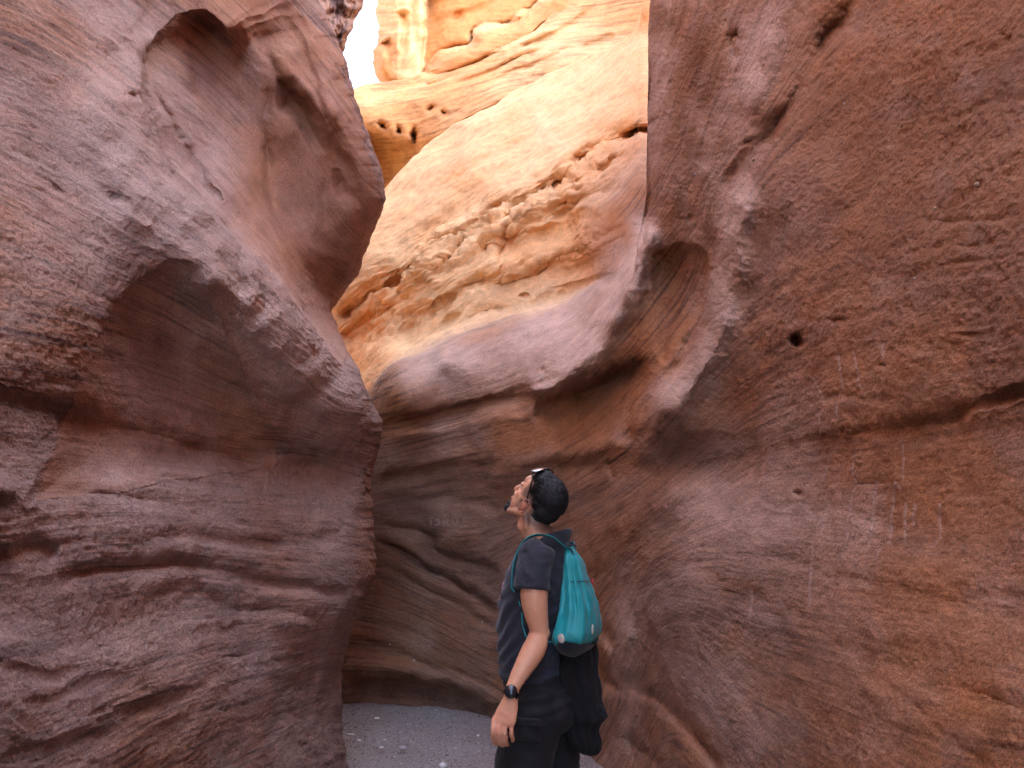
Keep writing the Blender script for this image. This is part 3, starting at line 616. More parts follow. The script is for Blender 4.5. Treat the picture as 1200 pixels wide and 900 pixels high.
def finish_right(mat):
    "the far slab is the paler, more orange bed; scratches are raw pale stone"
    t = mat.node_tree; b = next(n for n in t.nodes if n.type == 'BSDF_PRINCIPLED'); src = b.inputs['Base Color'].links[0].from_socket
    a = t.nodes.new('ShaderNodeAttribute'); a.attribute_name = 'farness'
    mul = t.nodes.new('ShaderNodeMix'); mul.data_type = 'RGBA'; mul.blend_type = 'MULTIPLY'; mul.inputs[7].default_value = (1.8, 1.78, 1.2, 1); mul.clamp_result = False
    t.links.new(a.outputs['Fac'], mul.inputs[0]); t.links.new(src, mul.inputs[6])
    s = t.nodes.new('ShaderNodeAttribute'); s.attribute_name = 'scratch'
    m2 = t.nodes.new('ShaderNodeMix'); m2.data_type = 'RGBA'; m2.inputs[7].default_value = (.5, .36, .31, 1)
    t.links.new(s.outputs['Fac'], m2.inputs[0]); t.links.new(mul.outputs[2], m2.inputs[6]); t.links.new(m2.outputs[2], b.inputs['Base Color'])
finish_right(M_RIGHT)
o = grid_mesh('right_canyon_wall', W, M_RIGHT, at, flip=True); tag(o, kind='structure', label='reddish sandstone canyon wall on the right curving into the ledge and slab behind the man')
# ================================================================== FAR CLIFFS
def far_sheet(name, x0, x1, ybot, topline, D, feats, mat, S, nx, ny, curl, left=None, amp=1.0, label='', up=0, at_extra=None):
    u = np.linspace(0, 1, nx)[None, :]; v = np.linspace(0, 1, ny)[:, None]
    if left:                                              # free left edge that rounds away
        X = lambda y: smooth_interp(y, left, 4) + 1.6 * fbm(np.stack([y / 9, y * 0, y * 0], -1), 1, 3, .6)
    yt = interp(x0 + (x1 - x0) * u, topline)
    Y = yt + (ybot - yt) * v
    if left:
        xl = X(Y); ph = np.clip(u / .12, 0, 1); XX = xl + (x1 - xl) * (np.where(u < .12, .12 * (1 - np.cos(ph * math.pi / 2)) , u))
        XX = xl + (x1 - xl) * np.where(u < .12, .12 * (1 - np.cos(ph * math.pi / 2)), u)
        back = 1.3 * (1 - np.sin(ph * math.pi / 2))
    else: XX = x0 + (x1 - x0) * u + 0 * Y; back = 0
    R = Relief(XX, Y, 3); feats(R); d = D(XX, Y) + R.d + back
    W = P(XX, Y, d); Sf = S(XX, Y); W = W + relief_noise(W, Sf, XX, Y, amp, np.ones(XX.shape), .55, .8)
    top = W[0]; rows = []
    for dy, dz in curl[::-1]: q = top.copy(); q[:, 1] += dy; q[:, 2] += dz; rows.append(q)
    W = np.concatenate([np.stack(rows, 0), W], 0); Sf = np.concatenate([np.repeat(Sf[:1], len(rows), 0), Sf], 0)
    if left:
        e = W[:, 0]; ex = [e + np.array([a, b, 0]) for a, b in ((3.5, 8.), (1.2, 3.), (.4, 1.), (.05, .3))]
        W = np.concatenate([np.stack(ex, 1), W], 1); Sf = np.concatenate([np.repeat(Sf[:, :1], 4, 1), Sf], 1)
    z = np.zeros(Sf.shape); A = dict(bed=Sf, rough=z + 1, stain_shade=z, rust_shade=z, pale=z)
    if at_extra: A.update(at_extra(R, Sf.shape))
    o = grid_mesh(name, W, mat, A); return tag(o, kind='structure', label=label)
def padw(v, shp):
    "edge rows and columns were added in front: repeat the first ones"
    a, b = shp[0] - v.shape[0], shp[1] - v.shape[1]; return np.pad(v, ((a, 0), (b, 0)), 'edge')
def fe(R):
    R.line([(430,138),(446,150),(470,158),(492,168),(510,160),(560,128),(600,108)], -.35, 5, 16, .1)
    R.blob(449,149,6,4,.8,30); R.blob(468,153,3.5,4,.6); R.blob(486,160,3.5,8,.7); R.blob(505,127,5,3,.4,-20); R.blob(520,133,4,3,.35)
    R.line([(490,88),(520,84),(560,70),(590,58)], .35, 2, 3, .1, rnd=.6); R.line([(520,100),(570,85),(640,55),(690,25)], .2, 2, 4, .1, rnd=.6); R.line([(560,100),(620,78),(680,50)], .16, 2, 3, .2, rnd=.6); R.line([(425,112),(470,103),(520,92),(560,75),(600,62)], .3, 3, 4, .2); R.line([(430,125),(480,115),(540,100),(600,75),(650,52)], .12, 2.5, 4, .2)
    R.line([(560,70),(600,52),(650,25)], -.3, 6, 3, .2); R.line([(600,58),(650,40),(700,10)], .25, 3, 3, .2)
    R.line([(680,58),(700,52),(720,40)], .2, 3, 4, .2)
    R.scoop([(425,150),(445,156),(470,166),(492,172),(470,215),(425,240)], .7, 5)
SE = TPS([(430,110,4.6),(430,150,4.2),(430,210,3.5),(500,90,4.7),(500,150,4.1),(600,55,4.9),(600,100,4.2),(700,20,5.2),(700,80,4.4)])
DE = TPS([(380,103,19),(380,150,17.2),(380,300,17.6),(430,104,18.6),(430,125,17.2),(430,145,16.8),(430,180,17.2),(430,260,17.2),(500,88,17.8),(500,110,16.6),(500,150,16.0),(500,200,16.2),(560,62,17.2),(560,90,16.),(600,50,16.8),(600,100,15.2),(650,20,16.4),(650,60,15.),(700,-10,16),(700,60,14.6),(780,-60,15.4),(780,60,14.2)])
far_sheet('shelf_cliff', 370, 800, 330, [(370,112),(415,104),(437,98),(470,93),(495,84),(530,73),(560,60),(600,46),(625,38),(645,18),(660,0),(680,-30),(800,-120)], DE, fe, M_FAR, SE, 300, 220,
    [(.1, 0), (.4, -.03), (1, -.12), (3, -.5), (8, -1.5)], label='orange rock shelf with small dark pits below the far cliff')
def fd(R):
    R.scoop([(436,40),(452,46),(462,60),(464,98),(440,100),(430,70)], .0001, 5)
    R.line([(452,44),(461,60),(463,78),(465,100)], .35, 6, 3, .05); R.blob(449,72,9,20,-.3)
    R.line([(500,95),(498,60),(502,20),(508,-20)], .9, 26, 4, .01)
    R.scoop([(500,80),(512,64),(534,56),(553,50),(556,32),(572,26),(596,27),(604,14),(622,10),(640,-6),(668,-6),(668,60),(500,110)], -1.6, 3)
    R.line([(500,84),(530,60),(554,52),(558,34),(600,28),(620,14),(650,-8)], .6, 2.0, 4, .05, rnd=.5); R.line([(505,100),(540,84),(580,66),(620,46),(650,20)], .5, 3, 3, .1)
    R.line([(520,20),(560,10),(600,-10)], .15, 4, 3, .2); R.line([(486,-30),(482,20),(488,60),(480,95)], .25, 3, 5, .1)
    R.line([(470,10),(474,40),(470,90)], .35, 4, 4, .1); R.line([(545,10),(530,30),(520,45)], .15, 3, 3, .2)
SD = TPS([(440,0,6),(440,90,5),(560,-30,6.2),(560,60,5.2),(700,-100,6.8),(700,30,5.6)])
DD = TPS([(440,-200,22),(440,0,20.2),(440,90,19.6),(480,0,19.8),(480,90,19.2),(560,0,19.6),(560,60,18.6),(640,0,18.6),(640,40,17.8),(720,-40,17.4),(720,30,16.8),(800,-60,16.5),(700,-200,20),(800,100,16)])
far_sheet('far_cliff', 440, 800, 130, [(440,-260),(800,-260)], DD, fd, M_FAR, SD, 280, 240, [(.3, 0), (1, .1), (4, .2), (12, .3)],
    left=[(-260,470),(-60,446),(0,443),(15,441),(30,445),(48,443),(60,437),(75,436),(88,440),(97,447),(140,447)], label='orange cliff at the end of the canyon',
    at_extra=lambda R, shp: dict(rust_shade=padw(np.where(inside(R.wx, R.wy, [(500,95),(498,50),(505,-20),(600,-60),(640,-8),(618,6),(600,22),(568,22),(552,34),(548,48),(528,56),(508,70)]), .9, 0) + np.where(inside(R.wx, R.wy, [(500,90),(512,68),(534,60),(555,54),(560,36),(596,31),(606,18),(640,0),(668,0),(668,60),(500,110)]), .6, 0) + np.where(inside(R.wx, R.wy, [(436,45),(452,48),(461,62),(463,100),(430,100)]), .7, 0), shp),  # shade of the recess and underhang put into the colour
        pale=padw(np.where(inside(R.wx, R.wy, [(464,-50),(500,-50),(497,95),(466,98)]), .6, 0), shp), stain_shade=padw(np.where(inside(R.wx, R.wy, [(620,-60),(700,-60),(700,15),(668,10),(640,-12)]), .3, 0), shp)))  # brightness of the left face painted as a paler tone
# ---- dark overhang hanging beside the strip of sky
def build_overhang():
    L = [(-300,420),(-60,427),(0,426),(10,424),(14,420),(20,416),(28,414),(40,408),(46,406),(60,404),(64,401),(70,398)]
    ny, nx = 150, 110; y = np.linspace(-300, 68, ny)[:, None]; u = np.linspace(0, 1, nx)[None, :]
    xr = interp(y, L) + 2 * fbm(np.stack([y / 10, y * 0, y * 0], -1), 1, 4, .6)
    xl = interp(y, [(-300,250),(0,330),(66,392)]) + 0 * y
    X = xr + (xl - xr) * (1 - np.cos(u * math.pi / 2)); Y = y + 0 * X
    d = 9.2 + 1.0 * (1 - np.sin(u * math.pi / 2)) + .004 * (-Y) * .6 + .30 * fbm(np.stack([X / 20, Y / 24, X * 0], -1), 1, 4)
    W = P(X, Y, d); W = W + relief_noise(W, W[..., 2] * .6, X, Y, .8, np.ones(X.shape), .7, .6); e = W[:, 0]; ray = e - np.array([0, 0, CAM_H]); ex = [e + ray * k + np.array([-a, 0, 0]) for a, k in ((9, .9), (3, .4), (.8, .15), (.15, .04))]
    W = np.concatenate([np.stack(ex, 1), W], 1); z = np.zeros(W.shape[:2])
    bt = W[-1]; rb = [bt + (bt - np.array([0, 0, CAM_H])) * .05 * t + np.array([-.1 * t, 0, .12 * t]) for t in (1, 3, 8)]
    tp = W[0]; rt = [tp + np.array([-a, 0, b]) for a, b in ((20, 2), (6, 1.6), (2, 1))]
    W = np.concatenate([np.stack(rt, 0), W, np.stack(rb, 0)], 0); z = np.zeros(W.shape[:2])
    return W, dict(bed=W[..., 2] * 1., rough=z + 1, stain_shade=z + .2, rust_shade=z, pale=z)
def build_side_mass(cx=-20.2, cy=11.5, hx=15.8, hy=2.6, H=22.):
    "an unseen rounded rock mass added to block or bounce the sun, closed on all sides"
    th = np.linspace(0, 2 * math.pi, 121)[None, :]; v = np.linspace(0, 1, 60)[:, None]
    sq = lambda a: np.sign(a) * np.abs(a) ** .45
    k = np.where(v < .75, 1 - .06 * v, 1 - .045 - .955 * ((v - .75) / .25) ** 2.2); z = np.where(v < .75, -.6 + (H + .3) * (v / .75), H - .3 + .6 * ((v - .75) / .25) ** .6)
    W = np.stack([cx + hx * sq(np.cos(th)) * k, cy + hy * sq(np.sin(th)) * k, z + 0 * th], -1)
    W[..., 0] += .4 * fbm(W, .35, 4); W[..., 1] += .4 * fbm(W, .35, 4, off=9); z0 = np.zeros(W.shape[:2])
    return W, dict(bed=W[..., 2] * .5, rough=z0 + 1, stain_shade=z0, rust_shade=z0, pale=z0)
W, at = build_side_mass(); o = grid_mesh('sun_bounce_mass', W, M_FAR, at); tag(o, kind='structure')  # unseen mass, added to shade the slab and bounce sunlight onto it
W, at = build_side_mass(19.5, 12.2, 15.9, 3.6, 19.); o = grid_mesh('sun_blocker_slab', W, M_FAR, at); tag(o, kind='structure')  # unseen mass, added to keep the sun off the slab
W, at = build_side_mass(21, 24, 15.6, 8.6, 26.); o = grid_mesh('sun_blocker_far', W, M_FAR, at); tag(o, kind='structure')  # unseen mass, added to keep the sun off the far cliffs
W, at = build_overhang(); o = grid_mesh('overhang_cliff', W, M_OVER, at, flip=True); tag(o, kind='structure', label='dark brown rock overhang beside the strip of sky')
# ================================================================== GROUND
def GH(x, y):
    "height of the gravel floor"
    q = np.stack([x, y, 0 * x], -1); return .02 * fbm(q, .9, 3) + .006 * fbm(q, 7, 3) + .05 * ss(y, 6.0, 7.2)
def build_ground():
    xs = np.concatenate([[-60, -20, -8], np.linspace(-4, 3.2, 220), [6, 15, 60]]); ys = np.concatenate([[-60, -15, -4], np.linspace(-1, 9.5, 320), [14, 25, 80]])
    X, Y = np.meshgrid(xs, ys); W = np.stack([X, Y, 0 * X], -1)
    m = ((X > -4.1) & (X < 3.3) & (Y > -1.1) & (Y < 9.6))
    W[..., 2] = m * GH(X, Y)
    m = NT('canyon_gravel'); geo = m.n('ShaderNodeNewGeometry'); p = geo.outputs['Position']
    v = m.n('ShaderNodeTexVoronoi'); v.inputs['Scale'].default_value = 90; m.l(p, v.inputs['Vector'])
    c = m.mix(m.noise(p, 60, 4, .7), (.19, .15, .135), (.42, .34, .30)); c = m.mix(m.fr(m.noise(p, 1.6, 4), .45, .7, 0, .5), c, (.36, .31, .30))
    c = m.mix(.6, c, m.mix(1., c, m.ramp(v.outputs['Color'], [(.0, (.55, .55, .58)), (.8, (1.1, 1.1, 1.1)), (1., (2., 1.95, 1.95))]), 'MULTIPLY'))
    m.l(c, m.b.inputs['Base Color']); m.b.inputs['Roughness'].default_value = .95
    m.l(m.bump(v.outputs['Distance'], .8, -.01, m.bump(m.noise(p, 30, 5, .7), .8, .02)), m.b.inputs['Normal'])
    o = grid_mesh('ground', W, m.m); return tag(o, kind='structure')
build_ground()
# ================================================================== PERSON
def frame(yaw_deg):
    a = math.radians(yaw_deg); return Vector((-math.cos(a), math.sin(a), 0)), Vector((-math.sin(a), -math.cos(a), 0)), Vector((0, 0, 1))
O = Vector((.11, 3.05, 0)); BF, BL, BU = frame(20)
def B(f, l, u): return O + BF * f + BL * l + BU * u
HO = Vector((.090, 3.0, 1.637)); hf, hl, hu = frame(36); TH = math.radians(42); HS = .93
HX = (hf * math.cos(TH) + hu * math.sin(TH)) * HS; HZ = (hu * math.cos(TH) - hf * math.sin(TH)) * HS; HY = hl * HS
def Hd(x, y, z): return HO + HX * x + HY * y + HZ * z
def ellipsoid(bm, c, axes, r, seg=24):
    M = Matrix([[axes[j][i] * r[j] for j in range(3)] + [c[i]] for i in range(3)] + [[0, 0, 0, 1]])
    bmesh.ops.create_uvsphere(bm, u_segments=seg, v_segments=seg // 2, radius=1, matrix=M)
def loft(bm, rings, seg=24, caps=True, pw=1.0):
    "rings: (centre, axis a, axis b) vectors already scaled to the half sizes; pw<1 squares them"
    vs = []
    for c, a, b in rings:
        row = []
        for k in range(seg):
            t = 2 * math.pi * k / seg; cs, sn = math.cos(t), math.sin(t)
            cs = math.copysign(abs(cs) ** pw, cs); sn = math.copysign(abs(sn) ** pw, sn)
            row.append(bm.verts.new(c + a * cs + b * sn))
        vs.append(row)
    for r0, r1 in zip(vs, vs[1:]):
        for k in range(seg): bm.faces.new((r0[k], r0[(k + 1) % seg], r1[(k + 1) % seg], r1[k]))
    if caps: bm.faces.new(vs[0][::-1]); bm.faces.new(vs[-1])
def limb(bm, pts, radii, seg=18, sub=5, ref=None, flat=1.0):
    "smooth tapered tube through the joints with rounded ends"
    p = smooth_pl([list(q) + [r] for q, r in zip(pts, radii)], sub) if len(pts) > 2 else np.array([list(q) + [r] for q, r in zip(pts, radii)])
    P_ = [Vector(q[:3]) for q in p]; R_ = [max(q[3], .001) for q in p]
    ref = ref or Vector((.31, .9, .27)); rings = []
    n = len(P_)
    for i in range(n):
        t = (P_[min(i + 1, n - 1)] - P_[max(i - 1, 0)]).normalized(); a = t.cross(ref).normalized(); b = a.cross(t).normalized()
        if i == 0:
            for s in (.98, .8, .5): rings.append((P_[0] - t * R_[0] * s, a * R_[0] * math.sqrt(1 - s * s), b * R_[0] * math.sqrt(1 - s * s) * flat))
        rings.append((P_[i], a * R_[i], b * R_[i] * flat))
        if i == n - 1:
            for s in (.5, .8, .98): rings.append((P_[-1] + t * R_[-1] * s, a * R_[-1] * math.sqrt(1 - s * s), b * R_[-1] * math.sqrt(1 - s * s) * flat))
    loft(bm, rings, seg)
def link_bm(name, bm, mat, parent=None, smooth=True):
    mat = getattr(mat, 'm', mat)
    bmesh.ops.recalc_face_normals(bm, faces=bm.faces)
    me = bpy.data.meshes.new(name); bm.to_mesh(me); bm.free(); me.materials.append(mat)
    if smooth: me.polygons.foreach_set('use_smooth', np.ones(len(me.polygons), bool))
    o = bpy.data.objects.new(name, me); COL.objects.link(o)
    if parent: setpar(o, parent)
    return o
def setpar(o, p):
    o.parent = p; o.matrix_parent_inverse = Matrix.Translation(p.location).inverted()
def fuse(name, bm, vox, it, mat, parent=None, disp=None, cut=None):
    mat = getattr(mat, 'm', mat)
    o = link_bm(name, bm, mat); me0 = o.data
    m = o.modifiers.new('r', 'REMESH'); m.mode = 'VOXEL'; m.voxel_size = vox; m.use_smooth_shade = True
    if it: s = o.modifiers.new('s', 'SMOOTH'); s.iterations = it; s.factor = .5
    dg = bpy.context.evaluated_depsgraph_get(); dg.update(); me = bpy.data.meshes.new_from_object(o.evaluated_get(dg))
    o.modifiers.clear(); o.data = me; me.name = name; bpy.data.meshes.remove(me0)
    if not me.materials: me.materials.append(mat)
    n = len(me.vertices); co = np.empty(n * 3); me.vertices.foreach_get('co', co); co = co.reshape(-1, 3)
    if disp is not None:
        nn = np.empty(n * 3, np.float32); me.vertices.foreach_get('normal', nn); nn = nn.reshape(-1, 3)
        co = co + nn * disp(co, nn)[:, None]; me.vertices.foreach_set('co', co.astype(np.float32).ravel())
    if cut is not None:
        b = bmesh.new(); b.from_mesh(me)
        bmesh.ops.delete(b, geom=[v for v in b.verts if cut(v.co)], context='VERTS'); b.to_mesh(me); b.free()
    me.polygons.foreach_set('use_smooth', np.ones(len(me.polygons), bool)); me.update()
    if parent: setpar(o, parent)
    return o
def vert_attr(o, name, fn):
    me = o.data; n = len(me.vertices); co = np.empty(n * 3, np.float32); me.vertices.foreach_get('co', co); co = co.reshape(-1, 3)
    at = me.attributes.new(name, 'FLOAT', 'POINT'); at.data.foreach_set('value', np.clip(fn(co), 0, 1).astype(np.float32))
def hloc(co):
    d = co - np.array(HO); return d @ np.array(HX) / HS ** 2, d @ np.array(HY) / HS ** 2, d @ np.array(HZ) / HS ** 2
# ---- materials
def cloth(name, c, weave=900, rough=.85, sheen=.15, bumpd=.0006):
    m = NT(name); g = m.n('ShaderNodeNewGeometry').outputs['Position']
    col = m.mix(m.noise(g, 14, 4, .6), tuple(x * .8 for x in c), tuple(min(1, x * 1.25) for x in c))
    m.l(col, m.b.inputs['Base Color']); m.b.inputs['Roughness'].default_value = rough; m.b.inputs['Sheen Weight'].default_value = sheen
    m.l(m.bump(m.noise(g, weave, 2), .5, bumpd, m.bump(m.noise(g, 45, 4), .35, .004)), m.b.inputs['Normal']); return m
def plain(name, c, rough=.5, metal=0, spec=.5):
    m = NT(name); m.b.inputs['Base Color'].default_value = (*c, 1); m.b.inputs['Roughness'].default_value = rough
    m.b.inputs['Metallic'].default_value = metal; m.b.inputs['Specular IOR Level'].default_value = spec
    g = m.n('ShaderNodeNewGeometry').outputs['Position']; m.l(m.bump(m.noise(g, 300, 2), .15, .0005), m.b.inputs['Normal']); return m
mS = NT('skin'); g_ = mS.n('ShaderNodeNewGeometry').outputs['Position']
c_ = mS.mix(mS.noise(g_, 60, 3), (.62, .29, .16), (.75, .385, .23)); c_ = mS.mix(mS.attr('flush'), c_, (.66, .20, .13)); c_ = mS.mix(mS.attr('stubble'), c_, (.05, .035, .032))
mS.l(c_, mS.b.inputs['Base Color']); mS.b.inputs['Roughness'].default_value = .48; mS.b.inputs['Subsurface Weight'].default_value = .12; mS.b.inputs['Subsurface Scale'].default_value = .01
mS.b.inputs['Subsurface Radius'].default_value = (1, .35, .2)
mS.l(mS.bump(mS.noise(g_, 420, 3), .3, .0008), mS.b.inputs['Normal'])
mHair = NT('black_hair'); g_ = mHair.n('ShaderNodeNewGeometry').outputs['Position']
mHair.l(mHair.mix(mHair.noise(g_, 160, 3), (.002, .0018, .002), (.007, .006, .0065)), mHair.b.inputs['Base Color']); mHair.b.inputs['Roughness'].default_value = .55
mHair.l(mHair.bump(mHair.noise(g_, 330, 3, .7), .8, .003), mHair.b.inputs['Normal'])
mShirt = cloth('navy_jersey', (.015, .017, .027)); mTro = cloth('black_twill', (.0034, .0032, .0042), 700, .8, .05); mJac = cloth('black_fleece', (.0014, .0014, .002), 300, .95, .02)
t_ = mShirt; c0 = t_.b.inputs['Base Color'].links[0].from_socket; t_.l(t_.mix(t_.attr('print'), c0, (.22, .06, .09)), t_.b.inputs['Base Color'])
mTeal = cloth('teal_nylon', (.002, .25, .26), 1200, .5, .1); mNavy = cloth('dark_teal_nylon', (.002, .007, .012), 900, .7)
mBlack = plain('black_plastic', (.008, .008, .01), .25); mLens = plain('mirrored_lens', (.75, .82, .9), .08, .9); mGold = plain('ring_metal', (.8, .68, .45), .25, 1)
mWhite = plain('white_print_glint', (.50, .46, .40), .6); mRed = plain('red_tag', (.5, .03, .05), .6); mShoe = cloth('grey_suede', (.06, .055, .05), 500)
mSole = plain('rubber_sole', (.03, .03, .03), .8); mEye = plain('eye', (.7, .68, .65), .15)
person = bpy.data.objects.new('person', None); COL.objects.link(person); person.location = O; person.empty_display_size = .2
tag(person, 'person in navy t-shirt and black cargo trousers, head tilted back looking up the canyon', 'person')
AR = dict(sh=V3(629, 652, 2.90), e0=V3(626, 700, 2.86), el=V3(631.5, 741, 2.865), f1=V3(620.5, 770, 2.84), wr=V3(600, 808, 2.80))
def arm(bm, s):
    if s > 0:
        limb(bm, [B(-.02, .12, 1.42), AR['sh'] - Vector((0, 0, .015)), AR['e0'], AR['el'] + Vector((0, 0, .015)), AR['el']], [.045, .050, .050, .036, .034])
        limb(bm, [AR['el'], V3(628, 756, 2.855), AR['f1'], V3(608, 792, 2.815), AR['wr'], V3(599, 815, 2.80)], [.034, .041, .040, .030, .0235, .023], flat=.9)
        ellipsoid(bm, AR['el'] + Vector((.018, .0, -.002)), (BF, BL, BU), (.022, .024, .026))
    else:
        limb(bm, [B(-.02, -.13, 1.44), B(-.02, -.19, 1.41), B(-.03, -.215, 1.28), B(-.02, -.22, 1.15)], [.055, .058, .046, .038])
        limb(bm, [B(-.02, -.22, 1.15), B(.01, -.22, 1.05), B(.06, -.21, .92)], [.038, .042, .026])
def hand(bm, wr, kn, side, out, fingers, thumb):
    "wr wrist, kn knuckle centre, side = across the knuckles (index negative), out = back of the hand"
    ax = (kn - wr).normalized()
    loft(bm, [(wr - ax * .012, side * .025, out * .019), (wr + ax * .01, side * .027, out * .018), (wr + (kn - wr) * .4, side * .035, out * .0175), (wr + (kn - wr) * .75, side * .041, out * .016),
              (kn, side * .043, out * .0145), (kn + ax * .008, side * .038, out * .010)], 22)
    for pts, r in fingers: limb(bm, pts, r, 12, 4)
    limb(bm, thumb, [.0155, .013, .0115, .0095], 12, 4)
# ---- body: one continuous skin surface
bm = bmesh.new(); AX = (HX, HY, HZ)
ellipsoid(bm, Hd(-.012, 0, .045), AX, (.095, .074, .086)); ellipsoid(bm, Hd(-.05, 0, .03), AX, (.055, .066, .06))
ellipsoid(bm, Hd(.035, 0, .035), AX, (.056, .060, .062)); ellipsoid(bm, Hd(.045, 0, -.015), AX, (.045, .058, .07))
loft(bm, [(Hd(.02, 0, .02), HX * .066, HY * .066), (Hd(.03, 0, -.03), HX * .060, HY * .062), (Hd(.038, 0, -.065), HX * .054, HY * .054), (Hd(.044, 0, -.088), HX * .042, HY * .040), (Hd(.050, 0, -.100), HX * .030, HY * .028)], 24)
for sy in (-1, 1):
    ellipsoid(bm, Hd(.055, sy * .038, -.004), AX, (.026, .022, .020)); ellipsoid(bm, Hd(.079, sy * .028, .037), AX, (.013, .025, .008))
    limb(bm, [Hd(.0, sy * .062, -.05), Hd(.032, sy * .051, -.073), Hd(.066, sy * .022, -.100)], [.014, .013, .014], 12)
    ellipsoid(bm, Hd(.0725, sy * .031, .0235), AX, (.0135, .0165, .0095), 14); ellipsoid(bm, Hd(.0705, sy * .031, .008), AX, (.0145, .017, .0085), 14)
    limb(bm, [Hd(.088, sy * .018, -.028), Hd(.096, sy * .01, -.03)], [.009, .009], 10)
    # ear
    c = Hd(-.006, sy * .078, -.004); ov = (HY * sy * .85 - HX * .45).normalized()
    for k in range(15):
        t = math.radians(-60 + 300 * k / 14); p = c + HX * (.017 * math.cos(t) - .005 * math.sin(t)) + HZ * (.033 * math.sin(t)) + ov * (.016 - .004 * math.cos(t))
        ellipsoid(bm, p, AX, (.0058, .0055, .0058), 8)
    ellipsoid(bm, c + HX * .002 + ov * .006, AX, (.014, .010, .027), 12); ellipsoid(bm, c - HZ * .027 + HX * .005 + ov * .004, AX, (.0085, .006, .009), 10)
limb(bm, [Hd(.088, 0, .030), Hd(.100, 0, .010), Hd(.111, 0, -.010), Hd(.114, 0, -.020)], [.010, .0095, .010, .0100], 14)
ellipsoid(bm, Hd(.099, 0, -.026), AX, (.014, .0145, .008)); ellipsoid(bm, Hd(.088, 0, -.048), AX, (.015, .026, .016))
ellipsoid(bm, Hd(.099, 0, -.053), AX, (.009, .022, .0048), 14); ellipsoid(bm, Hd(.096, 0, -.062), AX, (.009, .019, .0052), 14)
ellipsoid(bm, Hd(.076, 0, -.092), AX, (.020, .022, .018)); ellipsoid(bm, Hd(.075, 0, .06), AX, (.018, .045, .03))
neck0 = Hd(-.018, 0, -.035)
limb(bm, [Hd(-.02, 0, .0), neck0, V3(627, 622, 3.0), B(-.035, 0, 1.47), B(-.02, 0, 1.38)], [.06, .060, .056, .064, .08], 22)
limb(bm, [Hd(-.02, .062, -.03), V3(617, 617, 2.955), B(.045, .02, 1.475)], [.014, .014, .012], 10)
ellipsoid(bm, V3(610, 616, 2.99), (BF, BL, BU), (.014, .016, .020), 12)
tors = [(.86, .0, .11, .15), (.95, .01, .115, .155), (1.05, .025, .11, .145), (1.15, .03, .112, .15), (1.25, .02, .115, .16), (1.35, .005, .11, .165), (1.43, -.01, .085, .15), (1.49, -.025, .05, .07)]
loft(bm, [(B(f, 0, u), BF * rf, BL * rl) for u, f, rf, rl in tors], 32)
for s in (-1, 1): arm(bm, s)
K = lambda x, y, d: V3(x, y, d)
fi = []
for x, y, xs, r in ((579.5, 848.5, (578.0, 579.0, 582.5), .0092), (586.2, 847.5, (585.0, 586.5, 590.0), .0095), (592.8, 848.5, (591.6, 593.0, 595.0), .0090), (599.2, 850, (599.4, 601.0, 600.5), .0080)):
    k_ = {579.5: (12.5, 20.5, 25), 586.2: (13.5, 23.5, 27.5), 592.8: (13.0, 21.5, 26.0), 599.2: (10.5, 16.5, 19.5)}[x]
    fi.append(([K(x, y - 6, 2.795), K(xs[0], y + k_[0] * .5, 2.780), K(xs[0], y + k_[0], 2.783), K(xs[1], y + k_[1], 2.806), K(xs[2], y + k_[2] - 1.5, 2.832)], [r * 1.12, r * 1.0, r * 1.02, r * .95, r * .82]))
wr = V3(599.2, 815.5, 2.80); kn = V3(589.6, 847.5, 2.788); sd = (V3(600, 850, 2.785) - V3(578, 848, 2.80)).normalized(); ot = sd.cross(kn - wr).normalized()
if ot.y > 0: ot = -ot
hand(bm, wr, kn, sd, ot, fi, [K(590, 828, 2.825), K(583, 842, 2.835), K(581, 855, 2.842), K(584, 866, 2.846)])
wr2 = B(.065, -.21, .905); ax2 = Vector((-.15, .05, -1)).normalized(); kn2 = wr2 + ax2 * .09; fi2 = []
for k, L in enumerate((.070, .078, .072, .058)):
    b = kn2 + BF * (.03 - .02 * k); fi2.append(([b - ax2 * .02, b + ax2 * L * .45, b + ax2 * L * .8 + BL * .015, b + ax2 * L + BL * .035], [.010, .0095, .009, .0075]))
hand(bm, wr2, kn2, BF * -1, -BL, fi2, [wr2 + ax2 * .03 + BF * .02, wr2 + ax2 * .055 + BF * .045 + BL * .01, wr2 + ax2 * .08 + BF * .05 + BL * .02, wr2 + ax2 * .1 + BF * .045 + BL * .025])
FOOT = {1: (B(.10, .115, 0), 12), -1: (B(-.10, -.11, 0), -8)}
for s in (-1, 1):
    ft = FOOT[s][0]; hip = B(.0, s * .085, .92); kneeP = hip.lerp(ft + Vector((0, 0, .09)), .5) + BF * .03
    limb(bm, [hip, hip.lerp(kneeP, .5), kneeP, kneeP.lerp(ft, .45) - BF * .015, ft + Vector((0, 0, .10)), ft + Vector((0, 0, .06))], [.092, .078, .056, .052, .036, .036], 20)
    fd_ = Matrix.Rotation(math.radians(FOOT[s][1]), 3, 'Z') @ BF
    limb(bm, [ft - fd_ * .03 + BU * .045, ft + fd_ * .06 + BU * .05, ft + fd_ * .15 + BU * .035], [.036, .036, .026], 14)
def ds(co, nn): return .0007 * fbm(co, 45, 2)
body = fuse('body', bm, .0032, 5, mS, person, ds)
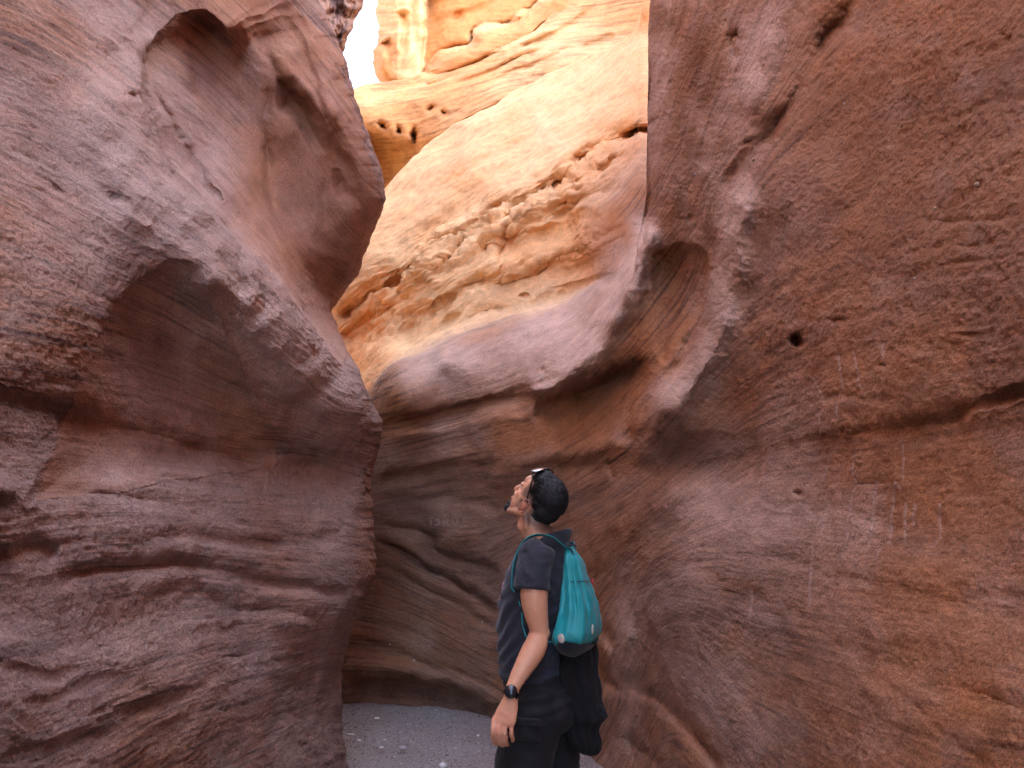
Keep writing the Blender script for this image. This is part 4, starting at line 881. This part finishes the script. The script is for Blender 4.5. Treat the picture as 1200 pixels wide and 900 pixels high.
def stub(co):
    x, y, z = hloc(co); hair = ss(z - .25 * 0, .0, .02) * ss(.062 - x, .0, .022) * ss(abs(y), .045, .06) * .75        # clipped temples
    jaw = ss(-z, .035, .06) * ss(x, .0, .03) * ss(.14 + z, 0, .02) * .30; side = ss(-z, -.01, .01) * ss(.03 - abs(x - .018), 0, .012) * ss(.065 + z, 0, .02) * ss(abs(y), .05, .06) * .45
    nape = ss(-x, .015, .04) * ss(z, -.075, -.04) * .8; near = ss(.17 - np.sqrt(x * x + y * y + z * z), 0, .02)
    brow = np.exp(-((z - .041 + .3 * np.abs(abs(y) - .03)) / .0055) ** 2) * ss(x, .06, .075) * ss(.052 - abs(y), 0, .008) * ss(abs(y), .008, .014) * .85
    return np.maximum.reduce([hair, jaw, side, nape, brow]) * near
vert_attr(body, 'stubble', stub)
def flush(co):
    x, y, z = hloc(co); near = ss(.17 - np.sqrt(x * x + y * y + z * z), 0, .02)
    lips = np.exp(-((z + .058) / .009) ** 2) * ss(x, .088, .096) * .7; nose = np.exp(-(((x - .118) / .02) ** 2 + (y / .02) ** 2 + ((z + .02) / .02) ** 2)) * .5
    ear = ss(abs(y), .076, .086) * .5; d = co - np.array(kn); hd_ = np.exp(-(d ** 2).sum(1) / .05 ** 2) * .35
    return np.maximum((lips + nose + ear) * near, hd_)
vert_attr(body, 'flush', flush)
for sy in (-1, 1):
    bm = bmesh.new(); ellipsoid(bm, Hd(.0735, sy * .031, .018), AX, (.0125, .0125, .0115), 16); link_bm('eye', bm, mEye, person)
# ---- hair
bm = bmesh.new()
ellipsoid(bm, Hd(-.026, 0, .056), AX, (.096, .0765, .088), 40); ellipsoid(bm, Hd(-.062, 0, .022), AX, (.056, .066, .066), 32); ellipsoid(bm, Hd(.022, 0, .098), AX, (.052, .056, .042), 32)
ellipsoid(bm, Hd(-.05, 0, -.02), AX, (.048, .058, .038), 24)
def hd(co, nn):
    x, y, z = hloc(co); q = np.stack([x * .35, y, z * .35], -1)
    return .0015 * fbm(q, 260, 3, .6) + .0012 * fbm(np.stack([x, y, z], -1), 40, 2) + .003 * ss(z, .10, .14) * (1 + fbm(q, 120, 2))
fuse('hair', bm, .0024, 4, mHair, person, hd)
# short tufts standing on the crown
bm = bmesh.new(); rr = np.random.default_rng(11)
for _ in range(5200):
    th = rr.uniform(0, 2 * math.pi); zz = rr.uniform(-.1, 1); r = math.sqrt(1 - zz * zz); n_ = Vector((r * math.cos(th), r * math.sin(th), zz))
    if n_.x > .45 and n_.z < .75: continue
    p = Hd(-.024 + n_.x * .096, n_.y * .078, .053 + n_.z * .091); dn = (HX * (n_.x * .8 + .35) + HY * n_.y + HZ * (n_.z + .1)).normalized(); t = dn.cross(HY + HX * rr.uniform(-1, 1)).normalized() * .0011
    a = bm.verts.new(p - t - dn * .002); b = bm.verts.new(p + t - dn * .002); c = bm.verts.new(p + dn * rr.uniform(.003, .009) + t * rr.uniform(-2, 2)); bm.faces.new((a, b, c))
for _ in range(900):
    t = rr.uniform(-1, 1); k = rr.random()
    p = Hd(-.075 + .10 * k, rr.choice([-1, 1]) * (.030 + .042 * k), -.045 + .045 * k + rr.uniform(-.008, .004)); dn = (HY * (1 if (p - HO).dot(HY) > 0 else -1) * .5 - HZ * .8 - HX * .5).normalized(); a_ = dn.cross(HX).normalized() * .001
    a = bm.verts.new(p - a_); b = bm.verts.new(p + a_); c = bm.verts.new(p + dn * rr.uniform(.004, .010)); bm.faces.new((a, b, c))
tu = link_bm('hair_tufts', bm, mHair, person, False); tag(tu, kind='stuff')
# ---- goatee
bm = bmesh.new(); ellipsoid(bm, Hd(.086, .004, -.100), AX, (.023, .023, .022), 20); ellipsoid(bm, Hd(.091, .004, -.080), AX, (.0135, .017, .014), 16)
ellipsoid(bm, Hd(.074, 0, -.110), AX, (.017, .016, .010), 16)
fuse('goatee', bm, .0018, 3, mHair, person, lambda co, nn: .0018 * fbm(co, 260, 3))
# ---- t-shirt
bm = bmesh.new()
st = [(.985, .02, .130, .175), (1.02, .024, .130, .172), (1.10, .034, .131, .168), (1.18, .034, .133, .172), (1.26, .022, .134, .180), (1.33, .010, .131, .187), (1.39, -.002, .120, .187), (1.435, -.014, .103, .170), (1.465, -.024, .087, .125), (1.49, -.036, .080, .096), (1.52, -.050, .071, .080), (1.55, -.058, .066, .072)]
loft(bm, [(B(f, 0, u), BF * rf, BL * rl) for u, f, rf, rl in st], 40)
def sleeve(pts, rad):
    q = smooth_pl([list(a) + [r_] for a, r_ in zip(pts, rad)], 5); n_ = len(q); rg_ = []
    for i in range(n_):
        t = Vector(q[min(i + 1, n_ - 1)][:3] - q[max(i - 1, 0)][:3]).normalized(); a = t.cross(Vector((.31, .9, .27))).normalized(); b = a.cross(t); rg_.append((Vector(q[i][:3]), a * q[i][3], b * q[i][3]))
    loft(bm, rg_, 30)
sleeve([B(-.02, .10, 1.425), B(-.02, .15, 1.432), AR['sh'] + Vector((0, 0, .006)), V3(625, 672, 2.872), V3(623, 691, 2.862)], [.058, .061, .0635, .063, .064])
sleeve([B(-.02, -.12, 1.432), B(-.02, -.19, 1.42), B(-.03, -.215, 1.31), B(-.03, -.218, 1.27)], [.062, .068, .063, .062])
def dshirt(co, nn):
    q = co.copy(); f = (co - np.array(O)) @ np.array(BF); l = (co - np.array(O)) @ np.array(BL); u = co[:, 2]
    a = .005 * fbm(np.stack([f * 1.0, l, u * 2.2], -1), 7, 3, .55)
    # folds from the armpit to the small of the back, and soft horizontal ones over the belly
    k = u + 1.1 * f + .02 * fbm(co, 6, 2); a += .0045 * np.sin(k * 95) * ss(1.36 - u, 0, .12) * ss(u, 1.0, 1.1)
    k2 = u - .9 * f + .3 * l; a += .004 * (1 - np.abs(np.sin(k2 * 48 + 2 * fbm(co, 5, 2)))) * ss(l, .06, .13) * ss(u, 1.2, 1.32)
    a += .006 * np.sin(u * 150 + 3 * fbm(co, 5, 2)) * ss(1.07 - u, 0, .06)
    return a
def shirt_cut(c):
    d = c - B(-.045, 0, 1.5); return c.z < .993 or c.z > 1.516 - .30 * d.dot(BF)
shirt = fuse('t_shirt', bm, .0045, 3, mShirt, person, dshirt, shirt_cut)
sm_ = shirt.modifiers.new('thickness', 'SOLIDIFY'); sm_.thickness = .0025; sm_.offset = -1
pc = np.array(B(.118, .095, 1.315))
vert_attr(shirt, 'print', lambda co: ss(.034 - np.sqrt((((co - pc) * np.array([1, 1, .72])) ** 2).sum(1)) + .006 * fbm(co, 60, 2), 0, .006))
# ribbed collar
bm = bmesh.new(); cl = []
for k in range(40):
    t = 2 * math.pi * k / 40; cs, sn = math.cos(t), math.sin(t); cl.append((B(-.046 + .071 * cs, .077 * sn, 1.514 - .022 * cs)))
for k in range(40):
    a, b = cl[k], cl[(k + 1) % 40]; limb(bm, [a, b], [.0065, .0065], 8)
fuse('collar', bm, .004, 2, mShirt, person)
# ---- trousers
bm = bmesh.new()
loft(bm, [(B(.012, 0, 1.03), BF * .118, BL * .158), (B(.010, 0, .98), BF * .126, BL * .168), (B(.0, 0, .92), BF * .132, BL * .178), (B(-.002, 0, .86), BF * .128, BL * .178), (B(0, 0, .82), BF * .10, BL * .16)], 32)
for s in (-1, 1):
    ft = FOOT[s][0]; hip = B(.004, s * .086, .90); kneeP = hip.lerp(ft + Vector((0, 0, .09)), .5) + BF * .02
    limb(bm, [hip, hip.lerp(kneeP, .5), kneeP, kneeP.lerp(ft, .5), ft + Vector((0, 0, .12)), ft + Vector((0, 0, .075))], [.112, .104, .092, .085, .078, .074], 24)
ellipsoid(bm, B(-.075, .06, .90), (BF, BL, BU), (.075, .08, .09)); ellipsoid(bm, B(-.075, -.06, .90), (BF, BL, BU), (.075, .08, .09))
def dtro(co, nn):
    f = (co - np.array(O)) @ np.array(BF); u = co[:, 2]
    return .007 * fbm(co * np.array([1, 1, 1.6]), 7, 3) + .0035 * np.sin((u + .5 * f) * 110 + 3 * fbm(co, 6, 2)) * ss(u, .84, .95) + .006 * np.sin(u * 70 + 4 * fbm(co, 4, 2)) * ss(.3 - u, 0, .15)
fuse('trousers', bm, .006, 4, mTro, person, dtro)
# cargo pocket with its flap, on the left thigh
def pocket(x0, x1, y0, y1, d0, th, name, mat, tilt=0):
    n, m_ = 14, 12; bm = bmesh.new(); rows = []
    for j in range(m_):
        row = []
        for i in range(n):
            u, v = i / (n - 1), j / (m_ - 1); x = x0 + (x1 - x0) * u + tilt * v; y = y0 + (y1 - y0) * v + 2.5 * u
            e = min(1, 6 * min(u, 1 - u)) * min(1, 6 * min(v, 1 - v)); d = d0 + .9 * (u - .42) ** 2 * .12 - th * e ** .5 + .0025 * math.sin(u * 9 + v * 5)
            row.append(bm.verts.new(V3(x, y, d)))
        rows.append(row)
    for r0, r1 in zip(rows, rows[1:]):
        for i in range(n - 1): bm.faces.new((r0[i], r0[i + 1], r1[i + 1], r1[i]))
    return link_bm(name, bm, mat, person)
pocket(602.5, 636, 846, 868, 2.85, .020, 'cargo_pocket', mTro); pocket(601.5, 637, 840, 851, 2.848, .027, 'pocket_flap', mTro)
# ---- shoes
for s in (-1, 1):
    ft, dg_ = FOOT[s]; fd_ = Matrix.Rotation(math.radians(dg_), 3, 'Z') @ BF; sd_ = fd_.cross(BU); bm = bmesh.new()
    limb(bm, [ft - fd_ * .055 + BU * .055, ft + BU * .062, ft + fd_ * .07 + BU * .058, ft + fd_ * .16 + BU * .045, ft + fd_ * .195 + BU * .04], [.038, .044, .046, .044, .034], 20)
    limb(bm, [ft + BU * .06, ft + BU * .12], [.045, .046], 18)
    sh = fuse('shoe', bm, .004, 3, mShoe, person, None, lambda c: c.z < .022)
    bm = bmesh.new(); loft(bm, [(ft + fd_ * .06 + BU * z, fd_ * .152 * k, sd_ * .052 * k) for z, k in ((.0, .96), (.008, 1), (.028, 1), (.03, .97))], 28, pw=.8); so = link_bm('sole', bm, mSole, None); setpar(so, person)
    so.parent = sh; so.matrix_parent_inverse = Matrix.Identity(4)
# ================================================================== THINGS HE WEARS
def thing(name, loc, label, cat, group=None):
    o = bpy.data.objects.new(name, None); COL.objects.link(o); o.location = loc; o.empty_display_size = .1; return tag(o, label, cat, group)
# ---- teal drawstring bag
bag = thing('drawstring_bag', V3(675, 740, 2.97), 'teal drawstring bag with dark base worn on the man\'s back', 'bag')
bm = bmesh.new(); rows = [(640, 666.5, 3.5), (644, 668, 5), (650, 670, 8), (658, 672.5, 10.5), (670, 674, 12.5), (684, 676, 15), (700, 678.5, 18), (714, 679.5, 20.8), (728, 678.5, 23.6), (740, 676.5, 25.6), (748, 675, 24.4), (755, 674, 19), (759, 673.5, 11), (760.5, 673, 3)]
seg = 96; vs = []
for j, (y, x, h) in enumerate(smooth_pl(rows, 5)):
    c = V3(x, y, 2.965); s_ = max(h, 1) / 25.6 * (1 + .0 * j); row = []
    for k in range(seg):
        t = 2 * math.pi * k / seg; pl_ = 1 + (.075 * (abs(math.sin(4.5 * t + .015 * (y - 640))) * 2 - 1) + .035 * (abs(math.sin(8.5 * t + 1.3)) * 2 - 1)) * max(0, 1 - abs(y - 690) / 75) * (1.4 if y < 665 else 1) + .035 * math.sin(5 * t + (y - 640) * .05)
        cs, sn = math.cos(t), math.sin(t); cs = math.copysign(abs(cs) ** .85, cs); sn = math.copysign(abs(sn) ** .85, sn)
        row.append(bm.verts.new(c + BL * (.150 * s_ * cs * pl_) + BF * (.076 * s_ * sn * pl_)))
    vs.append(row)
for r0, r1 in zip(vs, vs[1:]):
    for k in range(seg): bm.faces.new((r0[k], r0[(k + 1) % seg], r1[(k + 1) % seg], r1[k]))
bm.faces.new(vs[0][::-1]); bm.faces.new(vs[-1])
for v in bm.verts:
    q = np.array([v.co]); k = float(.0045 * (abs(fbm(q * np.array([1, 1, .6]), 15, 3)[0]) * 2 - .5)); v.co += (v.co - V3(676, 710, 2.965)).normalized() * k
b_ = link_bm('bag_body', bm, mTeal, bag)
# dark base panel wraps the bottom
bm = bmesh.new(); vs = []
for j, (y, x, h) in enumerate(((747.5, 675.2, 25.2), (753, 674.6, 23.6), (759, 674, 20), (764.5, 673.2, 14), (768, 672.6, 7), (769.5, 672.5, 1.5))):
    row = []
    for k in range(64):
        t = 2 * math.pi * k / 64; cs, sn = math.cos(t), math.sin(t); s_ = h / 25.6 * 1.02; c = V3(x, y, 2.965)
        p = c + BL * (.150 * s_ * cs) + BF * (.077 * s_ * sn)
        if j == 0: p.z += .010 * math.sin(2 * t + 1.) - .012 * max(0, math.sin(t + 4.2))
        row.append(bm.verts.new(p))
    vs.append(row)
for r0, r1 in zip(vs, vs[1:]):
    for k in range(64): bm.faces.new((r0[k], r0[(k + 1) % 64], r1[(k + 1) % 64], r1[k]))
bm.faces.new(vs[-1]); link_bm('base_panel', bm, mNavy, bag)
def bag_pt(px, py, lift=.002):
    "point on the camera side of the bag at this pixel"
    rws = np.array(rows, float); h = np.interp(py, rws[:, 0], rws[:, 2]); x = np.interp(py, rws[:, 0], rws[:, 1]); s_ = h / 25.6
    best = None
    for k in range(720):
        t = 2 * math.pi * k / 720; cs, sn = math.cos(t), math.sin(t); cs = math.copysign(abs(cs) ** .85, cs); sn = math.copysign(abs(sn) ** .85, sn)
        n_ = BL * (cs / .150) + BF * (sn / .076); p = V3(x, py, 2.965) + BL * (.150 * s_ * cs) + BF * (.076 * s_ * sn) 
        if n_.y > 0: continue
        e = abs(600 + 900 * p.x / (p.y * 1.03) * 1.0 - px)
        if best is None or e < best[0]: best = (e, p + n_.normalized() * lift, n_.normalized())
    return best[1], best[2]
def patch(name, px, py, w_, h_, mat, rot=0, lift=.004):
    p, n_ = bag_pt(px, py, lift); a = n_.cross(BU).normalized(); b = BU.copy(); a, b = a * math.cos(rot) + b * math.sin(rot), b * math.cos(rot) - a * math.sin(rot); bm = bmesh.new()
    loft(bm, [(p - n_ * .004, a * w_, b * h_), (p, a * w_, b * h_), (p + n_ * .0008, a * w_ * .85, b * h_ * .85)], 16, pw=.8); link_bm(name, bm, mat, bag)
patch('white_eyelet_patch', 654.5, 742, .013, .016, mWhite, -.4, .006); patch('white_glint', 687, 734, .0055, .017, mWhite, .1, .006)  # the narrow second patch is a reflection on the nylon, painted white
rt, _n = bag_pt(688, 682, .004); bm = bmesh.new(); loft(bm, [(rt + BL * .0 - BF * .004, BU * .010, BL * .007), (rt - BF * .008, BU * .010, BL * .007)], 8, pw=.4); link_bm('red_tag', bm, mRed, bag)
# seam, gathered mouth, cords and knot
bm = bmesh.new(); pts = [bag_pt(x, y, .0045)[0] for x, y in ((663, 680), (668, 679.5), (674, 679.5), (680, 680), (686, 681))]; limb(bm, pts, [.0016] * 5, 6); link_bm('seam', bm, mNavy, bag)
bm = bmesh.new(); kp = V3(666, 640, 2.945)
limb(bm, [kp + BL * .01, kp + BU * .006, kp - BL * .012 + BU * .004], [.0075, .009, .0065], 10); limb(bm, [kp, kp - BF * .02 + BU * .006, kp - BF * .028 - BU * .0], [.004, .0035, .003], 8)
limb(bm, [kp, kp - BF * .014 - BU * .012 + BL * .01, kp - BF * .022 - BU * .03 + BL * .012], [.0028, .0028, .0026], 8); link_bm('knot', bm, mNavy, bag)
def ribbon(name, pts, wv, th, mat, parent):
    p = smooth_pl([list(q) for q in pts], 8); P_ = [Vector(q) for q in p]; rings = []
    for i in range(len(P_)):
        t = (P_[min(i + 1, len(P_) - 1)] - P_[max(i - 1, 0)]).normalized(); a = (wv - t * wv.dot(t)).normalized(); b = a.cross(t)
        rings.append((P_[i], a * wv.length, b * th))
    bm = bmesh.new(); loft(bm, rings, 14, pw=.6); return link_bm(name, bm, mat, parent)
wv = (BL * 1 - BF * .15 + BU * .25).normalized() * .015
ribbon('strap', [V3(667, 643, 2.95), V3(661, 640, 2.93), V3(652, 632.5, 2.915), V3(642, 628, 2.91), V3(632, 626.8, 2.912), V3(622, 629, 2.912), V3(614, 635, 2.912), V3(607.5, 645, 2.91), V3(603, 659, 2.905), V3(600.6, 675, 2.90), V3(600.2, 692, 2.895)], wv, .0022, mTeal, bag)
ribbon('strap', [V3(668, 644, 2.97), B(-.115, -.08, 1.48), B(-.05, -.10, 1.495), B(.03, -.11, 1.47), B(.09, -.11, 1.41), B(.12, -.12, 1.30), B(.08, -.17, 1.15), B(-.05, -.18, 1.08), B(-.12, -.15, 1.06)], wv, .0022, mTeal, bag)
bm = bmesh.new(); limb(bm, [V3(600.4, 690, 2.896), V3(606, 700, 2.89), V3(611, 715, 2.89), V3(613, 735, 2.89), V3(622, 752, 2.885), V3(648, 752, 2.90), V3(655, 744, 2.90)], [.0028] * 6, 8); link_bm('cord', bm, mTeal, bag)
# ---- black jacket hanging below the bag
jk = thing('hanging_jacket', V3(685, 880, 3.0), 'black jacket hanging from under the teal bag behind the man', 'jacket')
bm = bmesh.new(); jr = [(744, 676, 20), (760, 675.5, 23), (784, 676, 24.5), (805, 677, 25.5), (822, 679, 26.5), (835, 682, 26.5), (842, 684, 22), (848, 683, 20), (862, 684, 18.8), (874, 686, 16.5), (881, 690, 11), (884, 693, 5)]; vs = []
for j, (y, x, h) in enumerate(smooth_pl(jr, 6)):
    c = V3(x, y, 3.01); row = []
    for k in range(80):
        t = 2 * math.pi * k / 80; pl_ = 1 + .07 * math.sin(6 * t + .02 * y) + .045 * math.sin(13 * t - .03 * y); s_ = h / 300
        row.append(bm.verts.new(c + Vector((1, 0, 0)) * (s_ * math.cos(t) * (.93 + .07 * pl_)) + Vector((0, 1, 0)) * (min(.10, s_ * 1.2) * math.sin(t) * pl_)))
    vs.append(row)
for r0, r1 in zip(vs, vs[1:]):
    for k in range(80): bm.faces.new((r0[k], r0[(k + 1) % 80], r1[(k + 1) % 80], r1[k]))
bm.faces.new(vs[0][::-1]); bm.faces.new(vs[-1])
for v in bm.verts: v.co.x += .004 * math.sin(v.co.z * 60); v.co += Vector((1, -1, 0)) * float(.006 * fbm(np.array([v.co]), 12, 3)[0])
link_bm('jacket_body', bm, mJac, jk)
bm = bmesh.new(); limb(bm, [V3(697, 822, 2.96), V3(701, 832, 2.955), V3(704.5, 838, 2.96), V3(700.5, 843, 2.97)], [.016, .018, .012, .014], 14); link_bm('cuff', bm, mJac, jk)
bm = bmesh.new(); limb(bm, [V3(673, 768, 2.93), V3(676, 774, 2.925), V3(680, 781, 2.92)], [.002, .002, .0025], 8); link_bm('drawcord', bm, mNavy, jk)
# ---- sunglasses pushed up on the hair
sg = thing('sunglasses', Hd(.02, 0, .15), 'black sunglasses with mirrored lenses pushed up onto the man\'s hair', 'sunglasses')
for s in (-1, 1):
    bm = bmesh.new(); limb(bm, [Hd(.052, s * .070, .112), Hd(.030, s * .079, .090), Hd(.012, s * .083, .055), Hd(.0, s * .085, .030), Hd(-.010, s * .084, .010), Hd(-.018, s * .080, -.012)], [.0034, .0032, .003, .0028, .0028, .0026], 10)
    link_bm('temple_arm', bm, mBlack, sg)
    c = Hd(.062, s * .036, .125); n_ = (HX * .62 + HZ * .78 + HY * s * .28).normalized(); a = n_.cross(HX).normalized(); b = n_.cross(a).normalized(); fr_ = bmesh.new()
    ring = [c + a * (.031 * math.copysign(abs(math.cos(t)) ** .8, math.cos(t))) + b * (.021 * math.copysign(abs(math.sin(t)) ** .8, math.sin(t))) for t in [2 * math.pi * k / 28 for k in range(28)]]
    for k in range(28): limb(fr_, [ring[k], ring[(k + 1) % 28]], [.0024, .0024], 6)
    link_bm('frame', fr_, mBlack, sg)
    bm = bmesh.new(); loft(bm, [(c - n_ * .001, a * .0305, b * .0205), (c + n_ * .001, a * .030, b * .020), (c + n_ * .003, a * .018, b * .012), (c + n_ * .0035, a * .002, b * .002)], 28, pw=.85); link_bm('lens', bm, mLens, sg)
bm = bmesh.new(); limb(bm, [Hd(.070, -.012, .122), Hd(.074, 0, .126), Hd(.070, .012, .122)], [.0025] * 3, 8); link_bm('bridge', bm, mBlack, sg)
# ---- watch and ring
wt = thing('wristwatch', V3(598, 813, 2.79), 'black wristwatch with a round dark face on the man\'s left wrist', 'watch')
fa = (AR['wr'] - AR['f1']).normalized(); side_ = fa.cross(Vector((0, 1, 0))).normalized(); outw = Vector((-.25, -1, .12)).normalized(); outw = (outw - fa * outw.dot(fa)).normalized(); side_ = fa.cross(outw)
wc = V3(599.3, 812.5, 2.80)
bm = bmesh.new(); n = 40; vs = []
for zz, k_ in ((-.010, .99), (-.0098, 1.05), (.0098, 1.05), (.010, .99)): vs.append([bm.verts.new(wc + fa * zz + side_ * (.0262 * k_ * math.cos(2 * math.pi * i / n)) + outw * (.0255 * k_ * math.sin(2 * math.pi * i / n))) for i in range(n)])
for r0, r1 in zip(vs, vs[1:]):
    for i in range(n): bm.faces.new((r0[i], r0[(i + 1) % n], r1[(i + 1) % n], r1[i]))
link_bm('strap', bm, mBlack, wt)
dc = wc + outw * .026; dn_ = (outw - side_ * 0).normalized(); bm = bmesh.new()
loft(bm, [(dc - dn_ * .004, fa * .0225, side_ * .0225), (dc + dn_ * .005, fa * .0225, side_ * .0225), (dc + dn_ * .0065, fa * .021, side_ * .021)], 32); link_bm('case', bm, mBlack, wt)
bm = bmesh.new(); loft(bm, [(dc + dn_ * .0062, fa * .019, side_ * .019), (dc + dn_ * .0070, fa * .0185, side_ * .0185)], 32); link_bm('face', bm, plain('watch_glass', (.012, .014, .02), .08), wt)
rg = bmesh.new(); rc = V3(591.7, 858.5, 2.781); fx = (fi[2][0][2] - fi[2][0][1]).normalized(); a = fx.cross(Vector((0, 1, 0))).normalized(); b = a.cross(fx)
rp = [rc + a * (.0102 * math.cos(2 * math.pi * k / 24)) + b * (.0102 * math.sin(2 * math.pi * k / 24)) for k in range(24)]
for k in range(24): limb(rg, [rp[k], rp[(k + 1) % 24]], [.0014, .0014], 6)
o = link_bm('finger_ring', rg, mGold); tag(o, 'thin gold ring on the ring finger of the man\'s left hand', 'ring')
# ================================================================== LOOSE STONES
def ground_at(px, py):
    v = (450 - py) / F; y = math.cos(PITCH) - v * math.sin(PITCH); z = math.sin(PITCH) + v * math.cos(PITCH); return V3(px, py, -(CAM_H - .035) * y / z)
def stone_mesh(seed, sx, sy, sz, sub=3):
    bm = bmesh.new(); bmesh.ops.create_icosphere(bm, subdivisions=sub, radius=1); q = np.array([v.co for v in bm.verts]); n_ = fbm(q + seed * 7.3, .9, 3)
    for v, k in zip(bm.verts, n_): v.co = Vector((v.co.x * sx, v.co.y * sy, v.co.z * sz)) * (1 + .22 * float(k))
    me = bpy.data.meshes.new('stone'); bm.to_mesh(me); bm.free(); me.polygons.foreach_set('use_smooth', np.ones(len(me.polygons), bool)); return me
def stone_mat(name, c):
    m = NT(name); g = m.n('ShaderNodeTexCoord').outputs['Object']; m.l(m.mix(m.noise(g, 40, 4, .7), tuple(x * .7 for x in c), tuple(min(1, x * 1.2) for x in c)), m.b.inputs['Base Color']); m.b.inputs['Roughness'].default_value = .85
    m.l(m.bump(m.noise(g, 120, 3, .7), .6, .003), m.b.inputs['Normal']); return m.m
mT = stone_mat('tan_pebble', (.42, .30, .22)); mW, mG, mD = stone_mat('white_limestone', (.66, .61, .58)), stone_mat('grey_pebble', (.36, .31, .30)), stone_mat('brown_pebble', (.20, .13, .11))
for px, py, a, b, c, mt, rz, lab in (
    (471, 876, .028, .020, .010, mG, .2, 'flat grey stone lying in the middle of the gravel floor'),
    (519, 898, .026, .024, .018, mW, .9, 'roundish white stone at the bottom edge of the gravel floor'),
    (442, 842, .024, .016, .008, mW, .5, 'small pale flat stone near the back edge of the gravel'),
    (411, 861, .040, .010, .007, mW, .0, 'long thin white chip near the foot of the left wall'),
    (421, 868, .018, .013, .008, mW, .4, 'small white chip just below the long thin one'),
    (441, 830.5, .022, .013, .009, mW, .1, 'pale pebble where the gravel meets the back wall'),
    (510, 833, .018, .010, .007, mW, .3, 'tiny pale pebble against the foot of the back wall'),
    (447, 876, .018, .012, .007, mW, .8, 'small pale chip left of the flat grey stone'),
    (474, 866, .020, .012, .006, mG, -.4, 'small grey pebble just above the flat grey stone'),
    (451, 867, .012, .009, .006, mW, .2, 'tiny white pebble at the left of the gravel floor'),
    (560, 862, .012, .010, .007, mW, .2, 'tiny pale pebble on the gravel near the man\'s hand')):
    me = stone_mesh(px, a, b, c); me.materials.append(mt); p = ground_at(px, py); o = bpy.data.objects.new('stone', me); COL.objects.link(o)
    o.location = p + Vector((0, 0, c * .25)); o.rotation_euler = (.1, .05, rz); tag(o, lab, 'stone', 'loose stones on the gravel')
# pebbles cemented into the walls
dg = bpy.context.evaluated_depsgraph_get(); dg.update()
def hit(px, py):
    d = (V3(px, py, 1) - Vector((0, 0, CAM_H))).normalized(); ok, loc, nor, *_ = SC.ray_cast(dg, Vector((0, 0, CAM_H)), d); return loc, nor
for px, py, r, mt, lab in ((1145, 216, .0095, mT, 'pale pebble set in the upper right wall, the larger of two'), (1096, 244, .007, mT, 'grey pebble set in the right wall just below the pale one'),
    (989, 122, .007, mG, 'small orange pebble set high in the right wall'), (1072, 326, .006, mG, 'tiny pebble set in the right wall below the pebbled band'), (883, 188, .010, mD, 'brown pebble set beside the slanting crack of the right wall'),
    (815, 205, .012, mG, 'pale knob set in the left part of the right wall'), (485, 774, .014, mT, 'white pebble set low in the back wall above the gravel'), (503, 757, .009, mT, 'small white pebble set in the back wall, left of the middle one'),
    (457, 755, .009, mT, 'small white pebble set in the back wall, leftmost'), (565, 729, .011, mT, 'white pebble set in the back wall beside the man\'s elbow'), (188, 215, .007, mT, 'small pale pebble set in the left wall near the crest'),
    (150, 205, .006, mT, 'tiny pale pebble on the upper left wall')):
    loc, nor = hit(px, py); me = stone_mesh(px + py, r, r * .85, r * .6, 2); me.materials.append(mt); o = bpy.data.objects.new('pebble', me); COL.objects.link(o)
    o.location = loc; o.rotation_euler = nor.to_track_quat('Z', 'Y').to_euler(); tag(o, lab, 'pebble', 'pebbles set in the rock')
# gravel nobody could count
def gravel():
    rr = np.random.default_rng(5); bases = []
    for k in range(6):
        bm = bmesh.new(); bmesh.ops.create_icosphere(bm, subdivisions=1, radius=1); bm.verts.ensure_lookup_table(); q = np.array([v.co for v in bm.verts]); q = q * (1 + .3 * fbm(q + k * 5, 1, 2))[:, None]; f = np.array([[v.index for v in fc.verts] for fc in bm.faces]); bases.append((q, f)); bm.free()
    V_, F_, S_ = [], [], []; n = 24000; off = 0
    for i in range(n):
        x, y = rr.uniform(-1.9, 1.3), 4.4 + 3.6 * rr.random() ** .9; s = .0022 + .0075 * rr.random() ** 3.5; q, f = bases[i % 6]; a = rr.uniform(0, 6.28)
        Rm = np.array([[math.cos(a), -math.sin(a), 0], [math.sin(a), math.cos(a), 0], [0, 0, 1]]); z = .02 * 0
        V_.append((q * np.array([s, s * rr.uniform(.6, 1), s * rr.uniform(.4, .8)])) @ Rm.T + np.array([x, y, 0])); F_.append(f + off); off += len(q); S_.append(np.full(len(q), rr.random()))
    V_ = np.concatenate(V_); F_ = np.concatenate(F_); S_ = np.concatenate(S_)
    cx = V_.reshape(-1, 12, 3).mean(1); zz = GH(cx[:, 0], cx[:, 1]); V_[:, 2] += np.repeat(zz, 12) + .001
    me = bpy.data.meshes.new('gravel'); me.vertices.add(len(V_)); me.vertices.foreach_set('co', V_.astype(np.float32).ravel()); m_ = len(F_); me.loops.add(m_ * 3); me.loops.foreach_set('vertex_index', F_.astype(np.int32).ravel())
    me.polygons.add(m_); me.polygons.foreach_set('loop_start', np.arange(0, m_ * 3, 3, dtype=np.int32)); me.polygons.foreach_set('loop_total', np.full(m_, 3, np.int32)); me.update(calc_edges=True)
    at_ = me.attributes.new('tone', 'FLOAT', 'POINT'); at_.data.foreach_set('value', S_.astype(np.float32))
    m = NT('loose_gravel'); m.l(m.ramp(m.attr('tone'), [(0, (.10, .075, .07)), (.4, (.21, .165, .15)), (.88, (.36, .30, .27)), (1, (.62, .56, .51))]), m.b.inputs['Base Color']); m.b.inputs['Roughness'].default_value = .9
    me.materials.append(m.m); o = bpy.data.objects.new('gravel', me); COL.objects.link(o); tag(o, 'loose grey gravel covering the canyon floor', 'gravel', kind='stuff')
gravel()
